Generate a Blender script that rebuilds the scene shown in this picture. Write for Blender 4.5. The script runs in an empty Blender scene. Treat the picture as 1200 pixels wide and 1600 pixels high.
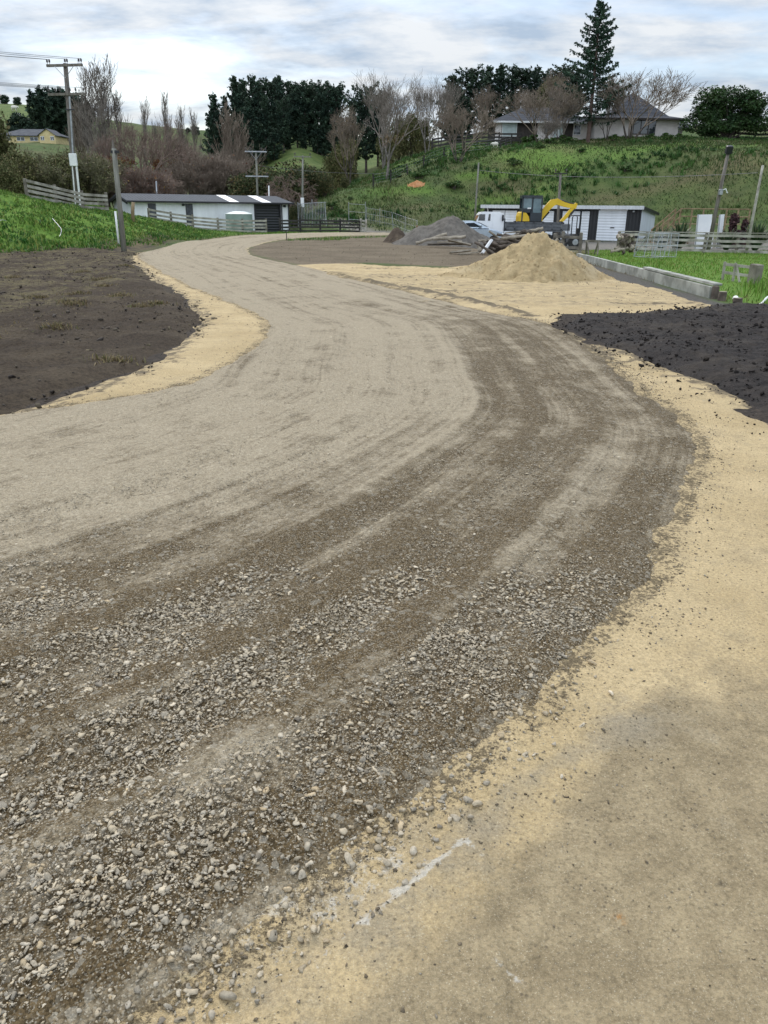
import bpy, math, random
import numpy as np
from mathutils import Vector, Matrix
SC = bpy.context.scene
COL = SC.collection
rnd = random.Random(7)
# ------------------------------------------------------------------ camera
PITCH = math.atan(472/1200); ROLL = 0.011; CAM_H = 1.7
cP, sP = math.cos(PITCH), math.sin(PITCH)
cr, sr = math.cos(ROLL), math.sin(ROLL)
FWD = Vector((0, cP, -sP)); UP0 = Vector((0, sP, cP)); RT0 = Vector((1, 0, 0))
RT = RT0*cr + UP0*sr; UPC = UP0*cr - RT0*sr
cam_d = bpy.data.cameras.new('camera'); cam = bpy.data.objects.new('camera', cam_d); COL.objects.link(cam)
cam.matrix_world = Matrix(((RT.x, UPC.x, -FWD.x, 0), (RT.y, UPC.y, -FWD.y, 0), (RT.z, UPC.z, -FWD.z, CAM_H), (0, 0, 0, 1)))
cam_d.sensor_fit = 'VERTICAL'; cam_d.sensor_height = 32; cam_d.lens = 24.0   # 1200 px focal length on a 1600 px tall frame
cam_d.clip_start = 0.05; cam_d.clip_end = 6000
SC.camera = cam
# ------------------------------------------------------------------ light and sky
SUN_EL, SUN_AZ = math.radians(46), math.radians(-16)     # azimuth from +Y towards +X
SUN_DIR = Vector((math.sin(SUN_AZ)*math.cos(SUN_EL), math.cos(SUN_AZ)*math.cos(SUN_EL), math.sin(SUN_EL)))
sd = bpy.data.lights.new('sun', 'SUN'); sd.energy = 1.3; sd.angle = math.radians(32); sd.color = (1, .95, .87)
sun = bpy.data.objects.new('sun', sd); COL.objects.link(sun)
sun.rotation_euler = (-SUN_DIR).to_track_quat('-Z', 'Y').to_euler(); sun.location = (0, 0, 50)
SC.view_settings.view_transform = 'Standard'; SC.view_settings.look = 'None'
SC.view_settings.gamma = 1; SC.view_settings.exposure = 0.55
W = bpy.data.worlds.new('World'); SC.world = W; W.use_nodes = True
def build_world():
    nt = W.node_tree; nt.nodes.clear(); N = nt.nodes.new; L = nt.links.new
    out = N('ShaderNodeOutputWorld'); bg = N('ShaderNodeBackground'); bg.inputs['Strength'].default_value = 0.1
    L(bg.outputs[0], out.inputs[0])
    sky = N('ShaderNodeTexSky'); sky.sky_type = 'NISHITA'; sky.sun_disc = False
    sky.sun_elevation = SUN_EL; sky.sun_rotation = SUN_AZ; sky.air_density = 1.0; sky.dust_density = 1.5; sky.ozone_density = 1.5
    tc = N('ShaderNodeTexCoord'); sep = N('ShaderNodeSeparateXYZ'); L(tc.outputs['Generated'], sep.inputs[0])
    def math_(op, a, b=None, clamp=False):
        m = N('ShaderNodeMath'); m.operation = op; m.use_clamp = clamp
        for i, v in enumerate((a, b)):
            if v is None: continue
            if isinstance(v, (int, float)): m.inputs[i].default_value = v
            else: L(v, m.inputs[i])
        return m.outputs[0]
    den = math_('ADD', math_('MAXIMUM', sep.outputs[2], 0.0), 0.16)
    px = math_('DIVIDE', sep.outputs[0], den); py = math_('DIVIDE', sep.outputs[1], den)
    cmb = N('ShaderNodeCombineXYZ'); L(px, cmb.inputs[0]); L(py, cmb.inputs[1])
    mp = N('ShaderNodeMapping'); L(cmb.outputs[0], mp.inputs[0]); mp.inputs['Scale'].default_value = (0.9, 1.25, 1); mp.inputs['Rotation'].default_value = (0, 0, .25); mp.inputs['Location'].default_value = (3.1, 1.7, 0)
    n1 = N('ShaderNodeTexNoise'); n1.inputs['Scale'].default_value = 1.15; n1.inputs['Detail'].default_value = 9; n1.inputs['Roughness'].default_value = .56; n1.inputs['Distortion'].default_value = .25
    n2 = N('ShaderNodeTexNoise'); n2.inputs['Scale'].default_value = 3.2; n2.inputs['Detail'].default_value = 8; n2.inputs['Roughness'].default_value = .6
    L(mp.outputs[0], n1.inputs['Vector']); L(mp.outputs[0], n2.inputs['Vector'])
    cover = N('ShaderNodeValToRGB'); e = cover.color_ramp.elements; e[0].position = .37; e[0].color = (0, 0, 0, 1); e[1].position = .53; e[1].color = (1, 1, 1, 1)
    L(n1.outputs[0], cover.inputs[0])
    shade = N('ShaderNodeValToRGB'); e = shade.color_ramp.elements
    e[0].position = .42; e[0].color = (3.0, 3.75, 4.75, 1); e[1].position = .585; e[1].color = (5.9, 6.1, 6.3, 1)
    mixn = math_('ADD', math_('MULTIPLY', n2.outputs[0], .6), math_('MULTIPLY', n1.outputs[0], .4))
    L(mixn, shade.inputs[0])
    # forward scatter: cloud near the sun's direction is brighter
    dt = N('ShaderNodeVectorMath'); dt.operation = 'DOT_PRODUCT'; nz = N('ShaderNodeVectorMath'); nz.operation = 'NORMALIZE'
    L(tc.outputs['Generated'], nz.inputs[0]); L(nz.outputs[0], dt.inputs[0]); dt.inputs[1].default_value = SUN_DIR
    gl = math_('POWER', math_('MAXIMUM', dt.outputs['Value'], 0.0), 14.0)
    # overcast skies are brighter overhead than at the horizon
    gain = math_('ADD', math_('MULTIPLY', gl, .32), .86); gain = math_('MULTIPLY', gain, math_('ADD', math_('MULTIPLY', math_('POWER', math_('MAXIMUM', sep.outputs[2], 0.0), 1.4), 1.7), 1.0))
    # cloud facing the sun, behind the camera, is lit from the front
    gain = math_('MULTIPLY', gain, math_('ADD', math_('MULTIPLY', math_('MAXIMUM', math_('MULTIPLY', sep.outputs[1], -1.0), 0.0), 1.15), 1.0))
    sc = N('ShaderNodeVectorMath'); sc.operation = 'SCALE'; L(shade.outputs[0], sc.inputs[0]); L(gain, sc.inputs['Scale'])
    mx = N('ShaderNodeMixRGB'); L(math_('MULTIPLY', cover.outputs[0], .93), mx.inputs[0]); L(sky.outputs[0], mx.inputs[1]); L(sc.outputs[0], mx.inputs[2])
    L(mx.outputs[0], bg.inputs['Color'])
build_world()
# ------------------------------------------------------------------ surveying helpers (reference-frame sight lines -> world points)
def ray(px, py):
    x, y = px-600, py-800
    x, y = x*cr + y*sr, -x*sr + y*cr
    a, b = x/1200, -y/1200
    return a, cP + b*sP, -sP + b*cP
def gp(px, py, z=0.):
    x, y, w = ray(px, py); t = (z-CAM_H)/w
    return t*x, t*y
def at(px, py, Y):
    x, y, w = ray(px, py); t = Y/y
    return t*x, Y, CAM_H + t*w
# ------------------------------------------------------------------ noise
def _h(ix, iy, seed):
    n = (ix.astype(np.int64)*374761393 + iy.astype(np.int64)*668265263 + seed*974634277) & 0xffffffff
    n = ((n ^ (n >> 13))*1274126177) & 0xffffffff
    n = (n ^ (n >> 16)) & 0xffffff
    return n/float(0xffffff)
def vn(x, y, seed=0):
    x = np.asarray(x, float); y = np.asarray(y, float)
    ix = np.floor(x); iy = np.floor(y); fx = x-ix; fy = y-iy
    fx = fx*fx*(3-2*fx); fy = fy*fy*(3-2*fy)
    a = _h(ix, iy, seed); b = _h(ix+1, iy, seed); c = _h(ix, iy+1, seed); d = _h(ix+1, iy+1, seed)
    return (a*(1-fx)+b*fx)*(1-fy) + (c*(1-fx)+d*fx)*fy
def fbm(x, y, seed=0, octv=4, gain=.5):
    x = np.asarray(x, float); y = np.asarray(y, float)
    s = 0; a = 1; t = 0
    for i in range(octv):
        s = s + a*(vn(x*2**i, y*2**i, seed+i*17)*2-1); t += a; a *= gain
    return s/t
def sstep(a, b, x):
    t = np.clip((np.asarray(x, float)-a)/(b-a), 0, 1); return t*t*(3-2*t)
# ------------------------------------------------------------------ terrain
CP = []
def cp(x, y, z): CP.append((x, y, z))
def cpx(px, py, Y): CP.append(at(px, py, Y))
for x, y in [(0,-6),(-8,-5),(8,-5),(0,4),(-6,4),(6,4),(14,0),(-14,0),(-4,12),(4,12),(10,10),(-9,14),(16,16),(-1,20),(6,20),(-5,28),(2,30),(-9,30),(-9,40),(-2,40),(-8,50),(-2,50),(-9,60),(-3,60),(-14,24),(-20,12)]: cp(x, y, 0)
for p in [(7.3,30,-.03),(12,26,-.05),(5,42,-.2),(11,40,-.25),(18,40,-.25),(12,52,-.4),(20,52,-.4),(5,54,-.3),(12,66,-.35),(20,61,-.3),(1,58,-.1),(-1,68,.1),(3,68,0),(26,40,-.2),(26,54,-.2),(30,20,0)]: cp(*p)
# left bank
for p in [(-14.0,29.2,.05),(-13.1,31.8,.05),(-11.9,33.8,.05),(-11.3,38,.05),(-10.9,45,.05),(-10.3,50,.05)]: cp(*p)
for p in [(-60,312,37),(-5,316,37),(60,321,39),(125,329,41),(165,337,43),(205,346,46),(240,360,50)]: cpx(*p)
for p in [(-40,318,45),(30,322,48),(100,326,52),(165,333,54)]: cpx(*p)
for p in [(-22,62,.6),(-16,62,.1),(-10,70,.1),(-28,62,1.5),(-30,40,4),(-30,28,3),(-24,20,1),(-40,52,4)]: cp(*p)
# valley behind the shed
for p in [(-12,80,.6),(-25,80,1.5),(-45,80,4),(-60,100,9),(-30,110,4),(-8,95,1.2),(-15,130,3)]: cp(*p)
# right hill: foot, middle, crest
for p in [(505,340,72),(560,338,74),(625,340,72),(700,335,71)]: cpx(*p)
for p in [(8,72,.6),(14,72,.9),(21,68.5,.8),(27,64,.7),(34,60,.8),(42,58,1)]: cp(*p)
for p in [(480,322,78),(540,300,82),(600,288,84),(650,268,88),(720,268,84),(800,262,84),(900,268,81),(1000,262,79),(1100,262,76),(1200,255,75)]: cpx(*p)
for p in [(640,250,98),(700,232,102),(770,226,104),(830,224,104),(900,222,104),(980,216,104),(1060,221,102),(1120,221,101),(1200,220,100),(1300,218,100)]: cpx(*p)
for p in [(860,214,112),(1000,208,116),(740,222,112),(1150,216,110),(1000,200,135),(800,200,140),(1200,200,130)]: cpx(*p)
for p in [(620,262,112),(560,285,104),(600,265,130),(650,235,140),(560,290,95)]: cpx(*p)
# knoll
for p in [(470,234,150),(430,252,146),(415,268,142),(505,250,148),(530,272,145),(545,255,160),(470,246,143),(470,268,134),(450,220,175),(520,225,180),(370,240,165),(340,260,150)]: cpx(*p)
# far left hill
for p in [(20,225,180),(100,226,180),(150,235,180),(200,240,200),(260,235,230),(330,225,250),(60,176,250),(0,180,245),(0,163,285),(80,168,290),(150,186,285),(200,192,280),(260,199,275),(330,207,270),(400,205,280),(-60,160,285),(-80,220,180)]: cpx(*p)
for p in [(-170,340,30),(-90,340,22),(-30,340,20),(40,330,20),(120,300,22),(160,200,20),(120,120,14),(90,80,8),(70,50,2),(60,20,0),(-70,50,6),(-90,90,14),(-140,180,28),(-60,20,1),(150,60,4)]: cp(*p)
CP = np.array(CP)
def _tps(P, lam=.02):
    n = len(P); S = 40.
    X = P[:, :2]/S; r2 = ((X[:, None]-X[None])**2).sum(-1)
    K = np.where(r2 > 0, .5*r2*np.log(r2+1e-12), 0) + lam*np.eye(n)*.01
    A = np.zeros((n+3, n+3)); A[:n, :n] = K; A[:n, n] = 1; A[:n, n+1:] = X; A[n, :n] = 1; A[n+1:, :n] = X.T
    w = np.linalg.solve(A, np.concatenate([P[:, 2], np.zeros(3)]))
    return X, w
_TX, _TW = _tps(CP)
def _tz(x, y):
    x = np.atleast_1d(np.asarray(x, float)); y = np.atleast_1d(np.asarray(y, float))
    o = np.empty(len(x))
    for i in range(0, len(x), 20000):
        q = np.stack([x[i:i+20000], y[i:i+20000]], 1)/40.
        r2 = ((q[:, None]-_TX[None])**2).sum(-1)
        o[i:i+20000] = (.5*r2*np.log(r2+1e-12))@_TW[:-3] + _TW[-3] + q@_TW[-2:]
    return o
def polysd(x, y, poly):
    """signed distance, positive inside"""
    x = np.asarray(x, float); y = np.asarray(y, float)
    d = np.full(x.shape, 1e9); ins = np.zeros(x.shape, bool); n = len(poly)
    for i in range(n):
        ax, ay = poly[i]; bx, by = poly[(i+1) % n]
        ex, ey = bx-ax, by-ay; l2 = ex*ex+ey*ey+1e-12
        t = np.clip(((x-ax)*ex+(y-ay)*ey)/l2, 0, 1)
        d = np.minimum(d, np.hypot(x-ax-t*ex, y-ay-t*ey))
        c = (ay > y) != (by > y)
        if by != ay: ins ^= c & (x < ex*(y-ay)/(by-ay)+ax)
    return np.where(ins, d, -d)
FLAT = [(-5,-60),(-60,-60),(-60,-10),(-9,20),(-10.6,28),(-10.6,40),(-10.3,50),(-9,64),(1,64),(4,44),(7.4,30),(9,24),(60,18),(60,-60)]
BANK = [(-14.2,29.0),(-13.1,31.8),(-11.9,33.8),(-11.2,38),(-10.8,45),(-10.4,52),(-14,57),(-40,60),(-60,30),(-40,18),(-22,22),(-17,26)]
def Zs(x, y):
    x = np.atleast_1d(np.asarray(x, float)); y = np.atleast_1d(np.asarray(y, float))
    z = _tz(x, y)
    far = sstep(300, 420, np.hypot(x*.9, y-60)); z = z*(1-far) + far*14
    fl = sstep(-1.2, 1.5, polysd(x, y, FLAT)); z = z*(1-fl)
    z = z + (1-fl)*sstep(64, 84, y)*(.45*fbm(x*.12, y*.12, 5, 4)+.12*fbm(x*.7, y*.7, 8, 2))
    bk = sstep(0, 1.2, polysd(x, y, BANK))
    z = z + bk*(.30*fbm(x*.5, y*.5, 3, 3)+.13*fbm(x*1.6, y*1.6, 11, 2)+.12)
    z = z + fl*.02*fbm(x*.35, y*.35, 4, 3)*sstep(0, 5, np.abs(y)+np.abs(x))
    return z
def Z(x, y): return float(Zs([x], [y])[0])
# ------------------------------------------------------------------ mesh helpers
def tag(o, label=None, cat=None, group=None, kind=None):
    if label: o['label'] = label
    if cat: o['category'] = cat
    if group: o['group'] = group
    if kind: o['kind'] = kind
    return o
def thing(name, label, cat, loc=(0, 0, 0), rz=0., group=None):
    o = bpy.data.objects.new(name, None); COL.objects.link(o); o.empty_display_size = .2
    o.location = loc; o.rotation_euler = (0, 0, rz)
    return tag(o, label, cat, group)
def np_mesh(name, V, faces, mat, parent=None, smooth=False, attrs=None, link=True):
    """faces: list of int arrays (n,k)"""
    me = bpy.data.meshes.new(name); V = np.asarray(V, np.float32)
    me.vertices.add(len(V)); me.vertices.foreach_set('co', V.ravel())
    faces = [np.asarray(f, np.int32) for f in faces if len(f)]
    li = np.concatenate([f.ravel() for f in faces]); ct = np.concatenate([np.full(len(f), f.shape[1], np.int32) for f in faces])
    me.loops.add(len(li)); me.loops.foreach_set('vertex_index', li)
    me.polygons.add(len(ct)); me.polygons.foreach_set('loop_start', np.concatenate([[0], np.cumsum(ct)[:-1]]).astype(np.int32))
    if smooth: me.polygons.foreach_set('use_smooth', np.ones(len(ct), bool))
    for k, a in (attrs or {}).items():
        at_ = me.attributes.new(k, 'FLOAT', 'POINT'); at_.data.foreach_set('value', np.asarray(a, np.float32))
    me.update(calc_edges=True); me.validate()
    if mat: me.materials.append(mat)
    if not link: return me
    o = bpy.data.objects.new(name, me); COL.objects.link(o)
    if parent: o.parent = parent
    return o
class MB:
    def __init__(s): s.v = []; s.f = []
    def add(s, vs, fs, M=None):
        b = len(s.v)
        for q in vs:
            q = Vector(q); s.v.append(tuple(M @ q) if M else tuple(q))
        s.f += [tuple(b+i for i in f) for f in fs]; return s
    def box(s, c, d, rot=None, ch=0.0):
        """c centre, d full dims, rot euler; ch chamfers the vertical long outline a little"""
        M = Matrix.Translation(c)
        if rot: 
            from mathutils import Euler
            M = M @ Euler(rot).to_matrix().to_4x4()
        x, y, z = d[0]/2, d[1]/2, d[2]/2
        if ch <= 0:
            return s.add([(-x,-y,-z),(x,-y,-z),(x,y,-z),(-x,y,-z),(-x,-y,z),(x,-y,z),(x,y,z),(-x,y,z)], [(0,3,2,1),(4,5,6,7),(0,1,5,4),(1,2,6,5),(2,3,7,6),(3,0,4,7)], M)
        ring = [(-x+ch,-y),(x-ch,-y),(x,-y+ch),(x,y-ch),(x-ch,y),(-x+ch,y),(-x,y-ch),(-x,-y+ch)]
        vs = []
        for zz, k in ((-z, 1-ch/max(x, y)), (-z+ch, 1), (z-ch, 1), (z, 1-ch/max(x, y))): vs += [(a*k, b*k, zz) for a, b in ring]
        fs = [tuple(range(7, -1, -1)), tuple(range(24, 32))]
        for r in range(3):
            for i in range(8): fs.append((r*8+i, r*8+(i+1) % 8, r*8+8+(i+1) % 8, r*8+8+i))
        return s.add(vs, fs, M)
    def tube(s, pts, rad, n=8, cap=True):
        pts = [Vector(p) for p in pts]
        if isinstance(rad, (int, float)): rad = [rad]*len(pts)
        b = len(s.v); up = None
        for i, p in enumerate(pts):
            t = (pts[min(i+1, len(pts)-1)]-pts[max(i-1, 0)]).normalized()
            if up is None: up = Vector((0, 0, 1)) if abs(t.z) < .9 else Vector((1, 0, 0))
            a = t.cross(up); a = a.normalized() if a.length > 1e-5 else t.orthogonal().normalized(); c = a.cross(t).normalized(); up = c
            for k in range(n):
                w = 2*math.pi*k/n; s.v.append(tuple(p + a*(math.cos(w)*rad[i]) + c*(math.sin(w)*rad[i])))
        for i in range(len(pts)-1):
            for k in range(n): s.f.append((b+i*n+k, b+i*n+(k+1) % n, b+i*n+n+(k+1) % n, b+i*n+n+k))
        if cap: s.f += [tuple(b+k for k in range(n-1, -1, -1)), tuple(b+(len(pts)-1)*n+k for k in range(n))]
        return s
    def prism(s, prof, a0, a1, axis='y'):
        """profile (u,w) extruded along axis y (u=x,w=z) or x (u=y,w=z)"""
        n = len(prof)
        vs = [(u, a, w) if axis == 'y' else (a, u, w) for a in (a0, a1) for u, w in prof]
        fs = [tuple(range(n)), tuple(range(2*n-1, n-1, -1))] + [(i, i+n, (i+1) % n+n, (i+1) % n) for i in range(n)]
        return s.add(vs, fs)
    def build(s, name, mat, parent=None, smooth=False):
        me = bpy.data.meshes.new(name); me.from_pydata(s.v, [], s.f); me.validate(); me.update()
        import bmesh
        bm = bmesh.new(); bm.from_mesh(me); bmesh.ops.recalc_face_normals(bm, faces=bm.faces); bm.to_mesh(me); bm.free()
        if smooth: me.polygons.foreach_set('use_smooth', np.ones(len(me.polygons), bool))
        me.materials.append(mat)
        o = bpy.data.objects.new(name, me); COL.objects.link(o)
        if parent: o.parent = parent
        return o
def copy_tree(o, parent=None):
    c = o.copy(); COL.objects.link(c)
    if parent: c.parent = parent
    for ch in list(o.children): copy_tree(ch, c)
    return c
# ------------------------------------------------------------------ materials
def _nt(name):
    m = bpy.data.materials.new(name); m.use_nodes = True; nt = m.node_tree; nt.nodes.clear()
    o = nt.nodes.new('ShaderNodeOutputMaterial'); b = nt.nodes.new('ShaderNodeBsdfPrincipled'); nt.links.new(b.outputs[0], o.inputs[0])
    return m, nt, b
class NB:
    def __init__(s, nt): s.nt = nt
    def n(s, t): return s.nt.nodes.new(t)
    def l(s, a, b): s.nt.links.new(a, b)
    def m(s, op, a, b=0., c=None, clamp=False):
        m = s.n('ShaderNodeMath'); m.operation = op; m.use_clamp = clamp
        for i, v in enumerate((a, b, c)):
            if v is None: continue
            if isinstance(v, (int, float)): m.inputs[i].default_value = v
            else: s.l(v, m.inputs[i])
        return m.outputs[0]
    def mix(s, f, a, b):
        m = s.n('ShaderNodeMixRGB')
        for i, v in enumerate((f, a, b)):
            if isinstance(v, (int, float)): m.inputs[i].default_value = v
            elif isinstance(v, tuple): m.inputs[i].default_value = (*v[:3], 1)
            else: s.l(v, m.inputs[i])
        return m.outputs[0]
    def noise(s, vec, scale, detail=4, rough=.55, dist=0):
        n = s.n('ShaderNodeTexNoise'); n.inputs['Scale'].default_value = scale; n.inputs['Detail'].default_value = detail; n.inputs['Roughness'].default_value = rough; n.inputs['Distortion'].default_value = dist
        if vec is not None: s.l(vec, n.inputs['Vector'])
        return n.outputs[0]
    def voro(s, vec, scale, feat='F1', out='Distance'):
        n = s.n('ShaderNodeTexVoronoi'); n.feature = feat; n.inputs['Scale'].default_value = scale
        if vec is not None: s.l(vec, n.inputs['Vector'])
        return n.outputs[out]
    def ramp(s, f, stops):
        r = s.n('ShaderNodeValToRGB'); e = r.color_ramp.elements
        while len(e) < len(stops): e.new(.5)
        for q, (p, c) in zip(e, stops):
            q.position = p; q.color = (c, c, c, 1) if isinstance(c, (int, float)) else (*c, 1)
        s.l(f, r.inputs[0]); return r.outputs[0]
    def attr(s, name, out='Fac'):
        a = s.n('ShaderNodeAttribute'); a.attribute_name = name; return a.outputs[out]
    def coord(s, which='Object'): return s.n('ShaderNodeTexCoord').outputs[which]
    def mapv(s, vec, scale):
        m = s.n('ShaderNodeMapping'); m.inputs['Scale'].default_value = scale; s.l(vec, m.inputs[0]); return m.outputs[0]
    def island(s): return s.n('ShaderNodeNewGeometry').outputs['Random Per Island']
    def bump(s, h, strength, dist, b, prev=None):
        n = s.n('ShaderNodeBump'); n.inputs['Strength'].default_value = strength; n.inputs['Distance'].default_value = dist; s.l(h, n.inputs['Height'])
        if prev is not None: s.l(prev, n.inputs['Normal'])
        s.l(n.outputs[0], b.inputs['Normal']); return n.outputs[0]
def mat2(name, c1, c2, scale=3., rough=.8, bump=0., bscale=None, metal=0., stretch=(1, 1, 1), detail=5, lo=.38, hi=.64, spec=.5, coat=0.):
    m, nt, b = _nt(name); k = NB(nt); v = k.mapv(k.coord(), stretch)
    f = k.ramp(k.noise(v, scale, detail), [(lo, 0.), (hi, 1.)])
    k.l(k.mix(f, c1, c2), b.inputs['Base Color']); b.inputs['Roughness'].default_value = rough; b.inputs['Metallic'].default_value = metal
    b.inputs['Specular IOR Level'].default_value = spec; b.inputs['Coat Weight'].default_value = coat
    if bump: k.bump(k.noise(v, bscale or scale*4, 4), bump, .02, b)
    return m
def mat_leaf(name, c1, c2, c3=None, scale=.5, rough=.75, trans=.0):
    """foliage: colour varies per leaf cluster and in broad clumps of species-like tone"""
    m, nt, b = _nt(name); k = NB(nt)
    col = k.mix(k.ramp(k.noise(k.coord(), scale, 3), [(.35, 0.), (.65, 1.)]), c1, c2)
    r = k.island(); h = k.n('ShaderNodeHueSaturation'); k.l(col, h.inputs['Color']); k.l(k.m('ADD', k.m('MULTIPLY', r, .9), .55), h.inputs['Value']); k.l(k.m('ADD', k.m('MULTIPLY', r, .03), .485), h.inputs['Hue'])
    out = h.outputs[0]
    if c3: out = k.mix(k.ramp(r, [(.80, 0.), (.86, 1.)]), out, c3)
    k.l(out, b.inputs['Base Color']); b.inputs['Roughness'].default_value = rough; b.inputs['Specular IOR Level'].default_value = .25
    if trans:
        t = k.n('ShaderNodeBsdfTranslucent'); k.l(out, t.inputs['Color']); ms = k.n('ShaderNodeMixShader'); ms.inputs[0].default_value = trans
        k.l(b.outputs[0], ms.inputs[1]); k.l(t.outputs[0], ms.inputs[2])
        o = [n for n in nt.nodes if n.type == 'OUTPUT_MATERIAL'][0]; k.l(ms.outputs[0], o.inputs[0])
    return m
# ------------------------------------------------------------------ ground
def graded(lo, hi, c, s0, g, smax):
    def side(L):
        o = [0.]; s = s0
        while o[-1] < L: o.append(o[-1]+s); s = min(s*g, smax)
        return np.array(o)
    return np.concatenate([c-side(c-lo)[::-1][:-1], c+side(hi-c)])
def sheet(name, xs, ys, zf, mat, keep=None, attrs=None, smooth=True):
    X, Y = np.meshgrid(xs, ys); nx, ny = len(xs), len(ys)
    x, y = X.ravel(), Y.ravel()
    z = zf(x, y); i = np.arange(nx*ny).reshape(ny, nx)
    F = np.stack([i[:-1, :-1], i[:-1, 1:], i[1:, 1:], i[1:, :-1]], -1).reshape(-1, 4)
    V = np.stack([x, y, z], 1); A = {k: f(x, y) for k, f in (attrs or {}).items()}
    if keep is not None:
        kp = keep(x, y); F = F[kp[F].any(1)]
        used = np.zeros(len(V), bool); used[F.ravel()] = True; rm = np.cumsum(used)-1
        V = V[used]; A = {k: a[used] for k, a in A.items()}; F = rm[F]
    return tag(np_mesh(name, V, [F], mat, smooth=smooth, attrs=A), kind='structure')
SOIL_L = [(-3.2,6.5),(-2.9,8.0),(-2.7,9.0),(-2.85,11.4),(-3.0,12.8),(-3.9,15.5),(-5.3,18.8),(-7.8,25.1),(-9.6,29.6),(-10.6,37),(-10.9,45),(-11.6,45),(-12,38),(-12.6,33.6),(-13.6,31.7),(-14.6,29.3),(-17.5,26),(-23,21),(-30,8),(-18,2),(-9,3.4),(-5.4,5.2)]
DIRT_MID = [(-4.2,29),(-5.8,33.3),(-6.6,39),(-6.3,47.5),(-4.6,53),(-1.6,57.5),(3,60),(9,58),(9.6,46),(8.6,36),(7.2,31.5),(6.7,24),(2.3,26),(-0.7,27.5),(-2.5,25)]
LAWN = [(7.45,31.5),(7.05,17.0),(6.9,15.3),(8.2,14.6),(12,14.2),(30,13),(44,20),(40,46),(20,47.5),(11.5,47),(10.2,42),(8.6,38)]
YARD = [(1,57),(5.5,48),(9.2,42),(10.6,46.5),(20,49),(30,49),(34,57),(19,62),(8,68),(3,67.5),(-1,68.5),(-4,72),(-5.5,71.5),(-3,67),(-1,63)]
BLACK = [(3.62,5.6),(3.45,7.9),(3.25,8.9),(3.0,10.4),(2.8,12.3),(3.3,13.7),(5.5,14.4),(6.2,15.2),(7.4,15.3),(9.5,14.9),(13,14.4),(20,13),(22,7),(14,1),(6,2.2),(4.3,4.0)]
SAND_R = [(-3,-4),(-1.6,-.6),(-.9,1.3),(.4,3.2),(1.4,5.5),(1.9,8),(1.9,10),(1.7,12),(.9,14.2),(-.6,17.5),(-1.6,20.2),(-3.3,24.5),(-3.6,25.6),(-2.3,26.6),(-1,26.9),(.5,25.6),(1.95,25.2),(2.5,26.6),(6.2,23.6),(6.45,20.2),(6.5,17.5),(6.4,15.6),(5.5,14.7),(3.2,14.0),(2.7,12.4),(3.06,10.4),(3.3,8.9),(3.5,7.9),(3.45,6.6),(4.1,4.8),(5.6,3.2),(9,1),(10,-4)]
SAND_L = [(-7,4.9),(-4.9,5.6),(-3.34,6.55),(-3.1,7.2),(-2.85,8.1),(-2.72,8.9),(-2.85,11.4),(-3.0,12.7),(-3.9,15.5),(-5.3,18.8),(-7.85,25.1),(-9.35,29.4),(-10.2,33.5),(-9.3,34),(-8.0,28.4),(-6.1,22.9),(-4.1,18.3),(-2.9,15.8),(-2.0,13.6),(-1.6,12),(-1.45,10.8),(-1.5,9.4),(-1.7,8.2),(-2,7.2),(-2.6,6.4),(-3.4,5.8),(-5.2,4.8),(-7,4.2)]
# --- road: paired stations, right edge | left edge
ST = [((-6,-4.5),(-11.5,-.5)),((-3.4,-1.4),(-8.6,2.8)),((-.42,1.18),(-5.4,5.15)),((.99,2.86),(-3.29,6.39)),((2.43,5.75),(-2.2,7.5)),((2.62,7.82),(-1.83,8.75)),((2.68,9.88),(-1.68,10.2)),((2.51,12.47),(-1.76,11.7)),((1.78,14.03),(-2.15,13.3)),((1.21,15.47),(-2.8,14.7)),((.23,17.91),(-3.95,17.1)),((-.71,20.28),(-5.3,20.1)),((-2.43,24.57),(-7.0,24.1)),((-4.49,29.11),(-8.75,28.5)),((-5.78,33.28),(-9.8,32.6)),((-6.55,39.0),(-10.3,38.8)),((-6.4,46.5),(-10.2,46.9)),((-5.2,52.2),(-8.9,54.8)),((-2.6,57.0),(-5.6,61.0)),((1.6,60.4),(-1.2,64.4)),((7,62.5),(5,67)),((12,62.3),(12,66))]
def crom(P, n):
    P = np.array(P, float); P = np.vstack([2*P[0]-P[1], P, 2*P[-1]-P[-2]]); out = []
    for i in range(1, len(P)-2):
        t = np.linspace(0, 1, n, endpoint=False)[:, None]; a, b, c, d = P[i-1], P[i], P[i+1], P[i+2]
        out.append(.5*((2*b)+(c-a)*t+(2*a-5*b+4*c-d)*t**2+(3*b-a-3*c+d)*t**3))
    out.append(P[-2][None]); return np.vstack(out)
RE = crom([s[0] for s in ST], 40); LE = crom([s[1] for s in ST], 40)
ROADPOLY = [tuple(p) for p in RE[::8]] + [tuple(p) for p in LE[::8][::-1]]
def road_sd(x, y): return polysd(x, y, ROADPOLY)
REDGE = np.array(RE[::6])
def redge_d(x, y):
    d = np.full(np.shape(x), 1e9)
    for (ax, ay), (bx, by) in zip(REDGE[:-1], REDGE[1:]):
        ex, ey = bx-ax, by-ay; t = np.clip(((x-ax)*ex+(y-ay)*ey)/(ex*ex+ey*ey), 0, 1); d = np.minimum(d, np.hypot(x-ax-t*ex, y-ay-t*ey))
    return d
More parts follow.
